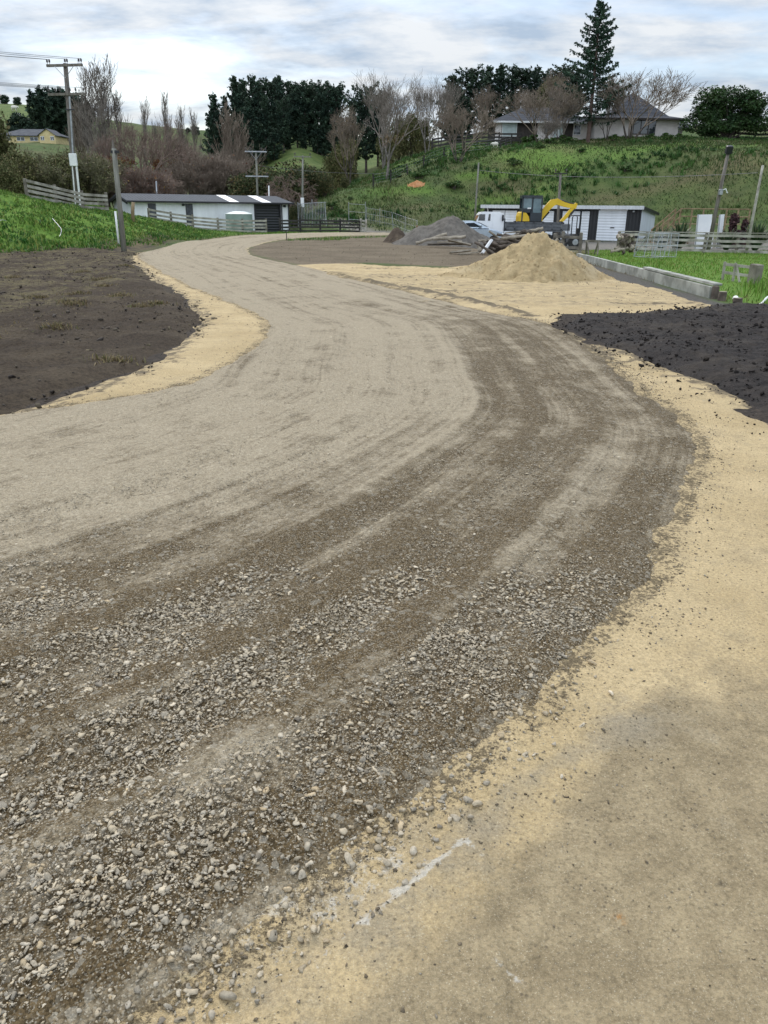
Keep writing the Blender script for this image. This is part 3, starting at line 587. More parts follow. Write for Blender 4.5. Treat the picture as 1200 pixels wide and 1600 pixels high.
def stone_field():
    pd = lambda x, y: .34+.66*sstep(-.15, .25, fbm(x*1.5, y*1.5, 101, 5, .6))
    band = [  # count, y0, y1, x0, x1, rmin, rmax, subdivision
        (90000, .8, 3.0, -2.2, 1.1, .0032, .011, 1), (20000, .8, 3.4, -2.4, 1.2, .0062, .019, 2), (60000, 2.6, 5.4, -3.8, 2.0, .004, .0105, 1), (900, 3, 6, -3.8, 2.2, .008, .015, 2), (20000, 4.8, 10.5, -4.5, 2.7, .0055, .011, 1), (5000, 9, 20, -6, 2.6, .008, .014, 1)]
    for i, (n, y0, y1, x0, x1, a, c, sub) in enumerate(band):
        def dens(x, y):
            s = onroad(x, y); dr = redge_d(x, y)
            e = sstep(-.03, .06, s + EDGE(y) + .11*fbm(x*2.0, y*2.0, 81, 4, .5))
            return e*pd(x, y)*np.where(y > 9, sstep(26, 10, y), 1)
        x, y = scatter(n, x0, x1, y0, y1, dens); sd = onroad(x, y); r = sizes(len(x), a, c, 2.4)
        z = road_z(x, y, sd + EDGE(y) + .11*fbm(x*2.0, y*2.0, 81, 4, .5)) - r*.12
        tag(pebbles('loose_gravel', x, y, z, r, M_STONE, sub, 20+i, .42), kind='stuff')
    # rounded river stones shed along the lower edge of the gravel
    x, y = scatter(14000, -1.8, 1.2, .7, 3.0, lambda x, y: np.exp(-((onroad(x, y)-.06)/.13)**2)*.8*sstep(3.0, 1.5, y))
    r = sizes(len(x), .0045, .021, 2.1); sd = onroad(x, y)
    z = np.maximum(road_z(x, y, sd), Zs(x, y)+.03) + r*.12
    tag(pebbles('loose_gravel', x, y, z, r, M_STONE, 2, 31, .62), kind='stuff')
    # brown chips flicked on to the sand beside the road
    x, y = scatter(150000, -.5, 3.4, .9, 14, lambda x, y: edge_fall(x, y, .15))
    r = sizes(len(x), .003, .011, 2.6)*(1+.05*y); z = sand_z(SAND_R)(x, y)+r*.15
    tag(pebbles('gravel_chips', x, y, z, r, M_CHIP, 1, 33, .6), kind='stuff')
    x, y = scatter(60000, -6, -1.2, 5.0, 22, lambda x, y: edge_fall(x, y, .16)*.8)
    r = sizes(len(x), .005, .016, 2.6); z = sand_z(SAND_L)(x, y)+r*.15
    tag(pebbles('gravel_chips', x, y, z, r, M_CHIP, 1, 34, .6), kind='stuff')
    # sparse crumbs over the packed sand
    x, y = scatter(7000, -.4, 3.4, .9, 7, lambda x, y: (onroad(x, y) < -.05)*vn(x*5, y*5, 3)); r = sizes(len(x), .0016, .006, 2.6); z = Zs(x, y)+.029+r*.2
    tag(pebbles('gravel_chips', x, y, z, r, M_CHIP, 1, 35, .7), kind='stuff')
    # clods on the black topsoil, the left field and around the heaps
    x, y = scatter(16000, 2.6, 12, 5, 15.6, lambda x, y: sstep(-.75, .15, polysd(x, y, BLACK))*(.3+.7*sstep(-.2, .3, fbm(x*1.2, y*1.2, 5, 3)))); r = sizes(len(x), .012, .06, 2.6); z = np.maximum(black_z(x, y), Zs(x, y)+.03)+r*.12
    tag(pebbles('soil_clods', x, y, z, r, M_SOIL, 1, 36, .75), kind='stuff')
    x, y = scatter(22000, -15, -2.3, 5, 33, lambda x, y: sstep(-.6, .1, polysd(x, y, SOIL_L))*(.15+.85*sstep(0, .4, fbm(x*.7, y*.7, 15, 4)))); r = sizes(len(x), .012, .075, 2.5); z = np.maximum(field_z(x, y), Zs(x, y)+.02)+r*.12
    tag(pebbles('soil_clods', x, y, z, r, M_CLOD, 1, 37, .7), kind='stuff')
    x, y = scatter(5000, -6, 9, 24, 52, lambda x, y: sstep(0, .5, polysd(x, y, DIRT_MID))*.8); r = sizes(len(x), .012, .045, 2.8); z = Zs(x, y)+r*.25
    tag(pebbles('soil_clods', x, y, z, r, M_CLOD2, 1, 38, .7), kind='stuff')
    x, y = scatter(2600, -2, 6.5, 13.6, 25, lambda x, y: sstep(0, .4, polysd(x, y, SAND_R))*(onroad(x, y) < -.1)*sstep(-.1, .4, fbm(x, y*2, 16, 3))); r = sizes(len(x), .01, .035, 2.6); z = sand_z(SAND_R)(x, y)+r*.15
    tag(pebbles('soil_clods', x, y, z, r, M_CLOD2, 1, 39, .7), kind='stuff')
M_CLOD = m_stone('soil_clod', [(0, (.03, .024, .02)), (.7, (.075, .06, .045)), (1, (.14, .115, .07))], .6)
M_CLOD2 = m_stone('dirt_clod', [(0, (.13, .10, .07)), (.7, (.22, .18, .13)), (1, (.36, .29, .18))], .6)
stone_field()
# --- grass: many blades in one mesh per kind
def blades(name, x, y, h, w, mat, seed=3, lean=.35, per=1, zf=Zs, droop=.25):
    g = np.random.default_rng(seed); x = np.repeat(x, per); y = np.repeat(y, per); h = np.repeat(h, per); n = len(x)
    x = x+g.normal(0, .05, n)*(per > 1)*h/.2; y = y+g.normal(0, .05, n)*(per > 1)*h/.2
    h = h*g.uniform(.6, 1.2, n); w = w*g.uniform(.7, 1.3, n); a = g.uniform(0, 2*math.pi, n); l = g.normal(0, lean, n)*h; b = g.uniform(0, 2*math.pi, n)
    z = zf(x, y)-.02; dx, dy = np.cos(a)*w/2, np.sin(a)*w/2; lx, ly = np.cos(b)*l, np.sin(b)*l
    V = np.empty((n, 5, 3))
    V[:, 0] = np.stack([x-dx, y-dy, z], 1); V[:, 1] = np.stack([x+dx, y+dy, z], 1)
    V[:, 2] = np.stack([x+dx*.8+lx*.4, y+dy*.8+ly*.4, z+h*.6], 1); V[:, 3] = np.stack([x-dx*.8+lx*.4, y-dy*.8+ly*.4, z+h*.6], 1)
    V[:, 4] = np.stack([x+lx*1.2, y+ly*1.2, z+h*(1-droop*np.abs(l)/np.maximum(h, 1e-3))], 1)
    i = np.arange(n)*5; Q = np.stack([i, i+1, i+2, i+3], 1); T = np.stack([i+3, i+2, i+4], 1)
    return tag(np_mesh(name, V.reshape(-1, 3), [Q, T], mat), kind='stuff')
M_GR = mat_leaf('bank_grass', (.03, .105, .018), (.105, .195, .032), (.22, .25, .065), .75, .7, .25)
M_GR2 = mat_leaf('lawn_grass', (.08, .18, .022), (.16, .27, .04), (.25, .26, .08), .6, .7, .25)
M_GR3 = mat_leaf('hill_grass', (.032, .07, .016), (.075, .108, .03), (.12, .115, .05), .12, .75, .2)
M_GR4 = mat_leaf('dark_tussock', (.022, .062, .014), (.06, .125, .026), None, .2, .7, .2)
M_STRAW = mat_leaf('dry_straw', (.14, .105, .05), (.24, .19, .10), (.09, .10, .03), 1., .8, .15)
def grass_all():
    x, y = scatter(90000, -34, -9.5, 27, 58, lambda x, y: sstep(-.15, .35, polysd(x, y, BANK)+.2+.7*fbm(x*.8, y*.8, 201, 3)))
    blades('bank_grass', x, y, .07+.13*vn(x*.8, y*.8, 5)**2+.08*vn(x*.3, y*.3, 6), .05, M_GR, 41, .85)
    x, y = scatter(52000, 6.9, 30, 13.5, 48, lambda x, y: sstep(-.1, .5, polysd(x, y, LAWN)+.3*fbm(x, y, 203, 3)))
    blades('lawn_grass', x, y, .07+.13*vn(x*1.1, y*1.1, 7)**2+.2*sstep(.6, .1, np.abs(seg_d(x, y, [(8.2,17.5),(9.7,20.5)]))), .022, M_GR2, 42, .45)
    x, y = scatter(26000, -21, 1, 44, 69, lambda x, y: (a_lush(x, y) > .5)*(polysd(x, y, BANK) < .2)*1.)
    blades('verge_grass', x, y, .09+.10*vn(x, y, 8), .03, M_GR, 43, .45)
    x, y = scatter(120000, -14, 66, 60, 110, lambda x, y: sstep(67, 70, y+.12*np.maximum(-x, 0)+.20*np.maximum(x-8, 0))*(.35+.65*vn(x*.2, y*.3, 19)))
    blades('hillside_grass', x, y, .14+.26*vn(x*.35, y*.35, 9)**2, .07, M_GR3, 44, .8)
    x, y = scatter(6500, -14, 62, 62, 108, lambda x, y: sstep(.02, .3, fbm(x*.14+3, y*.22, 31, 4))*sstep(69, 72, y+.22*np.maximum(x-8, 0)))
    blades('hillside_tussock', x, y, .26+.34*vn(x*.4, y*.4, 12), .08, M_GR4, 45, .7, 12, droop=.5)
    x, y = scatter(13000, -14, -3, 10, 31, lambda x, y: sstep(.3, 1.5, polysd(x, y, SOIL_L))*sstep(.08, .5, fbm(x*.75, y*.75, 301, 4)))
    blades('straw_litter', x, y, .03+.06*vn(x*2, y*2, 14), .012, M_STRAW, 46, 1.6, zf=field_z)
    x, y = scatter(6000, 7.0, 12, 16, 41, lambda x, y: sstep(1.0, .1, np.abs(polysd(x, y, LAWN)))*.8)
    blades('straw_litter', x, y, .08+.1*vn(x*2, y*2, 15), .018, M_STRAW, 47, .7)
    x, y = scatter(1500, 3, 12, 6, 15.4, lambda x, y: sstep(.1, .6, polysd(x, y, BLACK))*sstep(.1, .5, fbm(x*.9, y*.9, 311, 4)))
    blades('straw_litter', x, y, .05+.05*vn(x*2, y*2, 14), .008, M_STRAW, 49, 1.2, zf=black_z)
    for j, (px, py) in enumerate([(165,452),(112,478),(120,465),(158,440),(245,480),(220,485),(118,482),(200,420),(180,572),(60,470),(20,440),(90,520),(130,430),(190,470)]):
        cx_, cy_ = gp(px, py); n = 150; x = cx_+G.normal(0, .13, n); y = cy_+G.normal(0, .10, n)
        blades('straw_litter', x, y, np.full(n, .09), .014, M_STRAW, 60+j, .9, zf=field_z)
grass_all()
# ------------------------------------------------------------------ built things
def ground_at(px, Y):
    x = at(px, 330, Y)[0]; return x, Y, Z(x, Y)
M_GREYWOOD = mat2('weathered_wood', (.10, .088, .068), (.24, .215, .175), 2.2, .9, .6, stretch=(1, 1, 1), bscale=30)
M_PALEWOOD = mat2('pale_wood', (.20, .185, .15), (.44, .415, .36), 2.0, .9, .5, bscale=30)
M_DARKWOOD = mat2('dark_stained_wood', (.018, .016, .015), (.045, .04, .036), 3, .8, .4)
M_BROWNWOOD = mat2('brown_wood', (.16, .115, .06), (.29, .215, .125), 3, .9, .5)
M_BLACKSTEEL = mat2('black_steel', (.012, .013, .016), (.02, .021, .025), 3, .45, metal=.2)
M_GALV = mat2('galvanised_steel', (.26, .275, .29), (.40, .415, .43), 6, .4, metal=.6)
M_WHITE = mat2('white_paint', (.70, .71, .72), (.80, .80, .80), .8, .55, .05)
M_WHITEPIPE = mat2('white_plastic', (.66, .67, .66), (.78, .78, .76), 3, .45)
M_GLASS = mat2('window_glass', (.015, .02, .025), (.03, .04, .05), 1, .06, spec=.9)
M_ROOFGREY = mat2('grey_roof', (.08, .084, .095), (.11, .115, .125), 1.2, .95, .3, bscale=18, spec=.08)
M_CONC = mat2('concrete', (.22, .225, .195), (.42, .425, .375), 2.4, .9, .5, bscale=40)
M_RUBBER = mat2('rubber', (.012, .012, .012), (.025, .025, .024), 8, .85)
def m_ribbed(name, c, dirv=(1, 0, 0), scale=5.5, strength=.6, rough=.5):
    """corrugated or lined sheet: ribs as bump along one object axis, faint weather streaks"""
    m, nt, b = _nt(name); k = NB(nt); v = k.coord()
    dt = k.n('ShaderNodeVectorMath'); dt.operation = 'DOT_PRODUCT'; k.l(v, dt.inputs[0]); dt.inputs[1].default_value = dirv
    h = k.m('SINE', k.m('MULTIPLY', dt.outputs['Value'], scale*2*math.pi))
    n = k.noise(k.mapv(v, (1.2, 1.2, .25)), 1.4, 5); col = k.mix(k.ramp(n, [(.35, 0.), (.7, 1.)]), tuple(q*.86 for q in c), c)
    k.l(col, b.inputs['Base Color']); b.inputs['Roughness'].default_value = rough; b.inputs['Specular IOR Level'].default_value = .5 if rough < .6 else .08; k.bump(h, strength, .03, b); return m
M_SHEDROOF = m_ribbed('shed_roofing', (.115, .12, .13), (1, 0, 0), 4, .6, .95)
M_CLAD = m_ribbed('white_cladding', (.87, .885, .91), (1, 0, 0), 3, .3)
M_ROLLER = m_ribbed('dark_roller_door', (.016, .017, .021), (0, 0, 1), 5, .5)
M_WROLLER = m_ribbed('white_roller_door', (.76, .79, .83), (0, 0, 1), 5, .35)
# ---- fences
def fence(name, label, cat, pts, h=1.1, rails=4, step=1.9, pmat=None, rmat=None, pw=.14, rw=.13, group=None, topcap=False, jitter=.02, zoff=0.):
    pmat = pmat or M_GREYWOOD; rmat = rmat or M_GREYWOOD; r = random.Random(len(label)+int(pts[0][0]*10))
    t = thing(name, label, cat, (pts[0][0], pts[0][1], Z(*pts[0])), 0, group); ox, oy, oz = t.location
    P = []
    for (ax, ay), (bx, by) in zip(pts[:-1], pts[1:]):
        n = max(1, round(math.hypot(bx-ax, by-ay)/step)); P += [(ax+(bx-ax)*i/n, ay+(by-ay)*i/n) for i in range(n)]
    P.append(pts[-1]); Q = [Vector((x-ox, y-oy, Z(x, y)-oz+zoff)) for x, y in P]
    for q in Q:
        dz = r.uniform(-.05, .06); MB().box((q.x, q.y, q.z+(h+.05+dz)/2-.15), (pw, pw, h+.35+dz), (r.gauss(0, jitter), r.gauss(0, jitter), r.uniform(-.2, .2)), pw*.12).build('post', pmat, t)
    for a, b in zip(Q[:-1], Q[1:]):
        d = b-a; L = d.xy.length; yaw = math.atan2(d.y, d.x); nrm = Vector((math.sin(yaw), -math.cos(yaw), 0))
        for k in range(rails):
            zz = h*(k+.75)/(rails) - rw*.3; c = (a+b)/2+nrm*(pw/2+.02)+Vector((0, 0, zz+r.gauss(0, .012)))
            MB().box(c, (L*1.0+.02, .04, rw), (0, -math.atan2(d.z, L)+r.gauss(0, .008), yaw), .008).build('rail', rmat, t)
    if topcap:
        for a, b in zip(Q[:-1], Q[1:]):
            d = b-a; MB().box((a+b)/2+Vector((0, 0, h+.05)), (d.xy.length+.02, .17, .045), (0, -math.atan2(d.z, d.xy.length), math.atan2(d.y, d.x))).build('cap_rail', rmat, t)
    return t
def wire_fence(name, label, pts, h, step, wires, pmat, pr=.06, wr=.006, group=None, mesh=0):
    t = thing(name, label, 'fence', (pts[0][0], pts[0][1], Z(*pts[0])), 0, group); ox, oy, oz = t.location; r = random.Random(5)
    P = []
    for (ax, ay), (bx, by) in zip(pts[:-1], pts[1:]):
        n = max(1, round(math.hypot(bx-ax, by-ay)/step)); P += [(ax+(bx-ax)*i/n, ay+(by-ay)*i/n) for i in range(n)]
    P.append(pts[-1]); Q = [Vector((x-ox, y-oy, Z(x, y)-oz)) for x, y in P]
    for q in Q:
        hh = h*r.uniform(.92, 1.12); MB().tube([q-Vector((0, 0, .2)), q+Vector((r.gauss(0, .05), r.gauss(0, .05), hh))], pr, 6).build('post', pmat, t)
    for k in range(wires): MB().tube([q+Vector((0, 0, h*(.25+.72*k/max(1, wires-1)))) for q in Q], wr, 4).build('wire', M_GALV, t)
    if mesh:
        m = MB()
        for a, b in zip(Q[:-1], Q[1:]):
            n = int((b-a).length/mesh)
            for i in range(1, n): p = a+(b-a)*i/n; m.tube([p+Vector((0, 0, .03)), p+Vector((0, 0, h*.97))], wr*.8, 3, False)
        m.build('netting', M_GALV, t)
    return t
def pxs(l): return [at(px, 330, Y)[:2] for px, Y in l]
fence('rail_fence', 'weathered grey post and rail fence along the top of the grass bank', 'fence', pxs([(46, 40), (90, 42), (168, 45.5)]), .85, 4, 2.0, M_GREYWOOD, M_PALEWOOD)
fence('rail_fence', 'pale weathered rail fence in front of the long white shed', 'fence', pxs([(232, 57.5), (300, 59), (415, 61.5)]), .95, 4, 2.0, M_GREYWOOD, M_PALEWOOD)
fence('rail_fence', 'black stained rail fence continuing right of the dark roller door', 'fence', pxs([(437, 63.5), (500, 64.5), (562, 66)]), 1.0, 4, 1.7, M_DARKWOOD, M_DARKWOOD)
fence('rail_fence', 'short pale end panel of rails closing the black fence beside the drive', 'fence', pxs([(563.5, 66), (572, 65)]), 1.1, 4, 1.2, M_PALEWOOD, M_PALEWOOD)
fence('rail_fence', 'long pale grey board fence with capped top behind the green lawn', 'fence', pxs([(972, 45.5), (1060, 45), (1215, 42), (1270, 41)]), 1.0, 4, 1.9, M_GREYWOOD, M_PALEWOOD, topcap=True)
fence('rail_fence', 'dark brown rail fence on the hill in front of the big hill house', 'fence', pxs([(672, 104), (740, 104), (806, 104.5)]), 1.5, 4, 2.4, M_DARKWOOD, M_DARKWOOD, .18, .2)
fence('rail_fence', 'dark rail fence at the hilltop right of the round evergreen', 'fence', pxs([(1128, 102), (1225, 101)]), 1.7, 4, 2.4, M_DARKWOOD, M_DARKWOOD, .18, .24)
fence('rail_fence', 'low brown rail fence half hidden behind the dark gravel heap', 'fence', pxs([(652, 62), (700, 61)]), 1.0, 3, 1.6, M_BROWNWOOD, M_BROWNWOOD)
wire_fence('wire_fence', 'row of dark posts with thin wires stepping up the grassy hill', pxs([(583, 82), (610, 84), (660, 90), (720, 93), (775, 93), (792, 99)]), 1.1, 2.9, 4, M_DARKWOOD, .09)
wire_fence('wire_fence', 'wire netting fence along the foot of the hill beside the drive', pxs([(573, 71), (615, 69), (652, 66)]), 1.3, 1.9, 3, M_GALV, .03, .008, mesh=.25)
t = wire_fence('wire_fence', 'tall mesh pen with pale frame behind the black fence', pxs([(466, 68.5), (510, 69)]), 1.9, 1.3, 2, M_GALV, .035, .02, mesh=.12)
t = wire_fence('wire_fence', 'pair of thin metal gate frames standing at the drive entrance', pxs([(545, 70), (571, 70)]), 1.7, 2.6, 3, M_GALV, .03, .012)
# ---- poles
def pole(name, label, px, Y, top, topdx, r0, r1, mat, cat='pole', extra=None, base=None):
    x, y, z = ground_at(px, Y); tx, _, tz = at(topdx, top, Y)
    t = thing(name, label, cat, (x, y, z)); MB().tube([(0, 0, -.4), ((tx-x)*.5, 0, (tz-z)*.5), (tx-x, 0, tz-z)], [r0, (r0+r1)/2, r1], 10).build('shaft', mat, t, True)
    if extra: extra(t, Vector((tx-x, 0, tz-z)))
    return t, Vector((tx, y, tz))
M_POLE = mat2('pole_timber', (.10, .085, .07), (.20, .18, .155), 2.5, .9, .5, stretch=(3, 3, .5))
M_POLEPALE = mat2('grey_green_pole', (.13, .13, .105), (.24, .235, .20), 2.5, .9, .5, stretch=(3, 3, .5))
M_PORC = mat2('brown_porcelain', (.03, .022, .02), (.06, .045, .04), 4, .25)
INS = []
def crossarm(t, c, L, yaw, nins, br=True, mat=None, th=.12, rec=True):
    a = MB().box(c, (L, th, th*1.1), (0, 0, yaw), .01).build('crossarm', mat or M_POLE, t)
    d = Vector((math.cos(yaw), math.sin(yaw), 0))
    for s in nins:
        p = Vector(c)+d*(s*L/2); m = MB(); m.tube([p+Vector((0, 0, th*.5)), p+Vector((0, 0, th*.5+.14))], .015, 5)
        m.tube([p+Vector((0, 0, th*.5+q)) for q in (.10, .13, .17, .20, .24, .27)], [.03, .06, .045, .058, .04, .02], 7); m.build('insulator', M_PORC, a)
        if rec: INS.append(t.matrix_basis @ (p+Vector((0, 0, th*.5+.25))))
    if br:
        for s in (-1, 1): MB().tube([Vector(c)+d*(s*L*.27)+Vector((0, -.08, -th*.4)), Vector(c)+Vector((0, -.1, -.65))], .016, 4).build('brace', M_GALV, a)
def ex_main(t, top):
    bpy.context.view_layer.update()
    yaw = -.20
    crossarm(t, (top.x, -.16, top.z-.12), 2.25, yaw, (-.95, -.82, .05, .17, .82, .95))
    p = top*.80
    crossarm(t, (p.x, -.17, p.z), 2.35, yaw, (-.95, -.6, -.35, .2, .5, .92), False)
    q = top*.365
    bx = MB().box((q.x+.08, -.22, q.z), (.44, .16, .68), None, .03).build('meter_box', M_WHITEPIPE, t)
    MB().tube([(q.x+.1, -.2, q.z+.3), (top.x*.62+.12, -.16, top.z*.62), (p.x+.13, -.15, p.z-.1)], .05, 6).build('conduit', M_GALV, t)
    MB().tube([(q.x+.22, -.2, q.z-.2), (top.x*.1+.26, -.2, .1)], .06, 6).build('conduit', M_WHITEPIPE, t)
    MB().tube([(q.x-.02, -.2, q.z-.3), (top.x*.1-.04, -.2, .1)], .035, 6).build('conduit', M_WHITEPIPE, t)
    MB().box((top.x*.70+.12, -.2, top.z*.70), (.5, .1, .06)).build('bracket', M_BLACKSTEEL, t)
main_pole, _ = pole('power_pole', 'tall leaning timber power pole with two crossarms and a white box', 121, 50, 99, 102, .19, .12, M_POLE, 'power pole', ex_main)
def ex_cap(t, top):
    MB().box((top.x+.03, -.02, top.z-.12), (.30, .12, .10)).build('bracket', M_BLACKSTEEL, t); MB().tube([(top.x-.02, 0, top.z-.02), (top.x-.02, 0, top.z+.3)], [.07, .03], 6).build('finial', M_POLE, t)
pole('wooden_pole', 'thick grey timber pole standing in the grass bank by the field', 187, 33.5, 232, 178, .115, .09, M_POLEPALE, 'pole', ex_cap)
def ex_far(t, top):
    crossarm(t, (top.x, -.1, top.z-.05), 1.9, .1, (-.9, -.5, .5, .9), True, M_GALV, .09, False); crossarm(t, (top.x, -.1, top.z*.66), 2.0, .1, (-.9, .9), False, M_GALV, .09, False)
pole('power_pole', 'slim grey power pole with two crossarms behind the long white shed', 403, 74, 236, 400, .11, .08, M_POLEPALE, 'power pole', ex_far)
def ex_box(t, top):
    MB().box((top.x*.35, -.16, top.z*.30), (.28, .16, .75), None, .02).build('meter_box', M_WHITEPIPE, t); crossarm(t, (top.x, -.1, top.z-.1), 1.5, .1, (-.85, .85), False, M_POLEPALE, .08, False)
pole('power_pole', 'slim grey power pole with a white box in front of the weeping tree', 472, 71, 243, 473, .10, .07, M_POLEPALE, 'power pole', ex_box)
pole('wooden_pole', 'slim bare grey pole on the hill left of the yellow excavator', 742, 68, 254, 748, .085, .06, M_POLEPALE)
def ex_ins(t, top): crossarm(t, (top.x, -.08, top.z-.05), .9, 0, (-.8, .8), False, M_BLACKSTEEL, .06, False)
pole('wooden_pole', 'short dark pole with insulators rising behind the excavator arm', 874, 57, 270, 876, .10, .08, M_POLE, 'pole', ex_ins)
def ex_flood(t, top):
    f = MB().box((top.x, -.05, top.z+.12), (.34, .3, .42), (.25, 0, 0), .04).build('floodlight', M_BLACKSTEEL, t)
    q = top*.62; MB().tube([(q.x, -.05, q.z), (q.x+.25, -.1, q.z+.12), (q.x+.38, -.1, q.z-.10)], .035, 6).build('bracket', M_WHITEPIPE, t); MB().box((q.x, -.1, q.z-.05), (.2, .2, .3), None, .02).build('switch_box', M_GALV, t)
pole('lamp_pole', 'leaning dark timber pole with a black floodlight on top behind the lawn', 1115, 46.5, 238, 1138, .12, .085, M_POLE, 'lamp pole', ex_flood)
pole('wooden_pole', 'pale leaning pole at the right edge behind the board fence', 1177, 44, 258, 1192, .085, .06, M_PALEWOOD)
pole('marker_post', 'thin white marker post in the grass beside the thick grey pole', 180, 36, 330, 180, .045, .045, M_WHITEPIPE, 'post')
pole('fence_post', 'leaning brown fence post near the left corner of the white shed', 205, 43.5, 316, 208, .10, .085, M_BROWNWOOD, 'post')
pole('marker_post', 'thin dark stake at the edge of the gravel bend', 447, 47.5, 362, 447, .025, .025, M_DARKWOOD, 'post')
pole('flue_pipe', 'thin white flue pipe rising behind the right end of the shed roof', 420, 70, 290, 420, .055, .05, M_WHITEPIPE, 'pipe')
pole('flue_pipe', 'grey flue pipe rising behind the left part of the shed roof', 245, 69, 283, 244, .07, .06, M_GALV, 'pipe')
# wires from the main pole away over the camera's left
M_WIRE = mat2('power_cable', (.10, .10, .11), (.14, .14, .15), 1, .6)
def wire(label, a, b, sag, r=.011, group=None):
    a, b = Vector(a), Vector(b); n = 14
    o = MB().tube([a+(b-a)*(i/n)-Vector((0, 0, sag*4*(i/n)*(1-i/n))) for i in range(n+1)], r, 4).build('power_line', M_WIRE)
    o['label'] = label; o['category'] = 'wire'
    if group: o['group'] = group
for i, p in enumerate(INS):
    if i in (0, 1, 3, 5, 6, 8, 9, 11): wire('thin power line sagging from a crossarm of the tall left pole up to the left', p, (p.x-26-.3*i, p.y-16, p.z+1.3), .5, .011, 'power lines from the tall pole')
wire('thin cable strung across the hillside between the poles', at(748, 266, 68), at(1184, 270, 44.2), .35, .012)
wire('thin cable running right from the slim pole by the weeping tree', at(404, 259, 74), at(600, 271, 84), .2, .012)
# ---- the long white shed
def hip_slab(m, pts, th=.08):
    """thick roof plane from a quad/tri loop"""
    n = Vector((0, 0, -th)); k = len(pts); vs = [Vector(p) for p in pts]+[Vector(p)+n for p in pts]
    m.add(vs, [tuple(range(k)), tuple(range(2*k-1, k-1, -1))]+[(i, i+k, (i+1) % k+k, (i+1) % k) for i in range(k)])
def white_shed():
    A = Vector(at(206, 330, 60)[:2]); B = Vector(at(450, 330, 66)[:2]); d = B-A; L = d.length; yaw = math.atan2(d.y, d.x); z = Z(*B)-.05
    t = thing('long_shed', 'long low white shed with grey roof and dark roller door', 'shed', (A.x, A.y, z), yaw)
    H = at(449, 317.5, 66)[2]-z; D = 6.2; Rz = H+.55; dw0, dw1 = L*.775, L*.94; dh = H*.93
    m = MB()
    m.add([(0,0,-.6),(0,D,-.6),(0,D,H),(0,D/2,Rz-.05),(0,0,H)], [(0,1,2,3,4)]); m.add([(L,0,-.3),(L,D,-.3),(L,D,H),(L,D/2,Rz-.05),(L,0,H)], [(0,4,3,2,1)])
    m.add([(0,D,-.6),(L,D,-.6),(L,D,H),(0,D,H)], [(0,1,2,3)])
    for a, b, z0, z1 in ((0, dw0, -.6, H), (dw0, dw1, dh, H), (dw1, L, -.3, H)): m.add([(a,0,z0),(b,0,z0),(b,0,z1),(a,0,z1)], [(0,1,2,3)])
    m.build('wall', M_CLAD, t)
    r = MB(); hip_slab(r, [(-.35,-.35,H+.02),(L+.35,-.35,H+.02),(L+.3,D/2,Rz),(-.35,D/2,Rz)]); hip_slab(r, [(-.35,D/2,Rz+.002),(L+.3,D/2,Rz+.002),(L+.35,D+.35,H+.02),(-.35,D+.35,H+.02)])
    roof = r.build('roof', M_SHEDROOF, t)
    for s in (.60, .815):
        k = MB(); hip_slab(k, [(L*s,-.30,H+.036),(L*s+.75,-.30,H+.036),(L*s+.75,D/2-.1,Rz+.006),(L*s,D/2-.1,Rz+.006)], .012); k.build('skylight', M_WHITE, roof)
    MB().box((L/2, -.40, H-.03), (L+.7, .12, .12)).build('gutter', M_BLACKSTEEL, t)
    MB().box((L+.03, -.02, H/2), (.07, .09, H)).build('downpipe', M_BLACKSTEEL, t); MB().box((L*.955, -.05, H/2-.05), (.07, .07, H-.1)).build('downpipe', M_BLACKSTEEL, t)
    MB().prism([(-.35, H-.06), (D/2, Rz-.10), (D+.35, H-.06), (D+.35, H-.22), (D/2, Rz-.26), (-.35, H-.22)], -.37, -.32, 'x').build('bargeboard', M_BLACKSTEEL, t)
    MB().box(((dw0+dw1)/2, .08, dh/2-.05), (dw1-dw0, .06, dh+.1)).build('roller_door', M_ROLLER, t)
    f = MB(); f.box((dw0-.05, -.02, dh/2), (.1, .08, dh+.1)); f.box((dw1+.05, -.02, dh/2), (.1, .08, dh+.1)); f.box(((dw0+dw1)/2, -.02, dh+.06), (dw1-dw0+.2, .08, .12)); f.build('door_frame', M_BLACKSTEEL, t)
    for px0, px1 in ((231.5, 243.5), (289.5, 300.5)):
        u0, u1 = [(Vector(at(p, 330, 60+6*(p-206)/244)[:2])-A).length for p in (px0, px1)]
        w = MB(); w.box(((u0+u1)/2, -.012, H*.56), (u1-u0, .05, H*.74)); wi = w.build('window', M_BLACKSTEEL, t); MB().box(((u0+u1)/2, -.042, H*.56), (u1-u0-.1, .012, H*.74-.1)).build('pane', M_GLASS2, wi)
    MB().box((L*.31, -.09, H-.22), (.2, .2, .14), None, .03).build('wall_light', M_BLACKSTEEL, t); MB().box((L*.975, -.09, H-.22), (.2, .2, .16), None, .03).build('wall_light', M_BLACKSTEEL, t)
    # tank
    u = (Vector(at(373, 330, 62.2)[:2])); tz = Z(u.x, u.y)
    k = thing('water_tank', 'round pale green water tank against the white shed wall', 'tank', (u.x, u.y, tz)); hh = 1.35; R_ = 1.0
    MB().tube([(0,0,0),(0,0,.03),(0,0,hh*.33),(0,0,hh*.34),(0,0,hh*.36),(0,0,hh*.66),(0,0,hh*.67),(0,0,hh*.69),(0,0,hh)], [R_*.97, R_, R_, R_*.985, R_, R_, R_*.985, R_, R_], 28).build('body', M_TANK, k)
    MB().tube([(0,0,hh),(0,0,hh+.04),(0,0,hh+.2),(0,0,hh+.21)], [R_*1.02, R_*1.02, R_*.45, .25], 28).build('lid', M_TANKLID, k)
M_GLASS2 = mat2('dusty_glass', (.03, .035, .045), (.08, .09, .105), 2.5, .25)
M_TANK = mat2('green_tank_plastic', (.20, .27, .23), (.25, .32, .28), 2, .5)
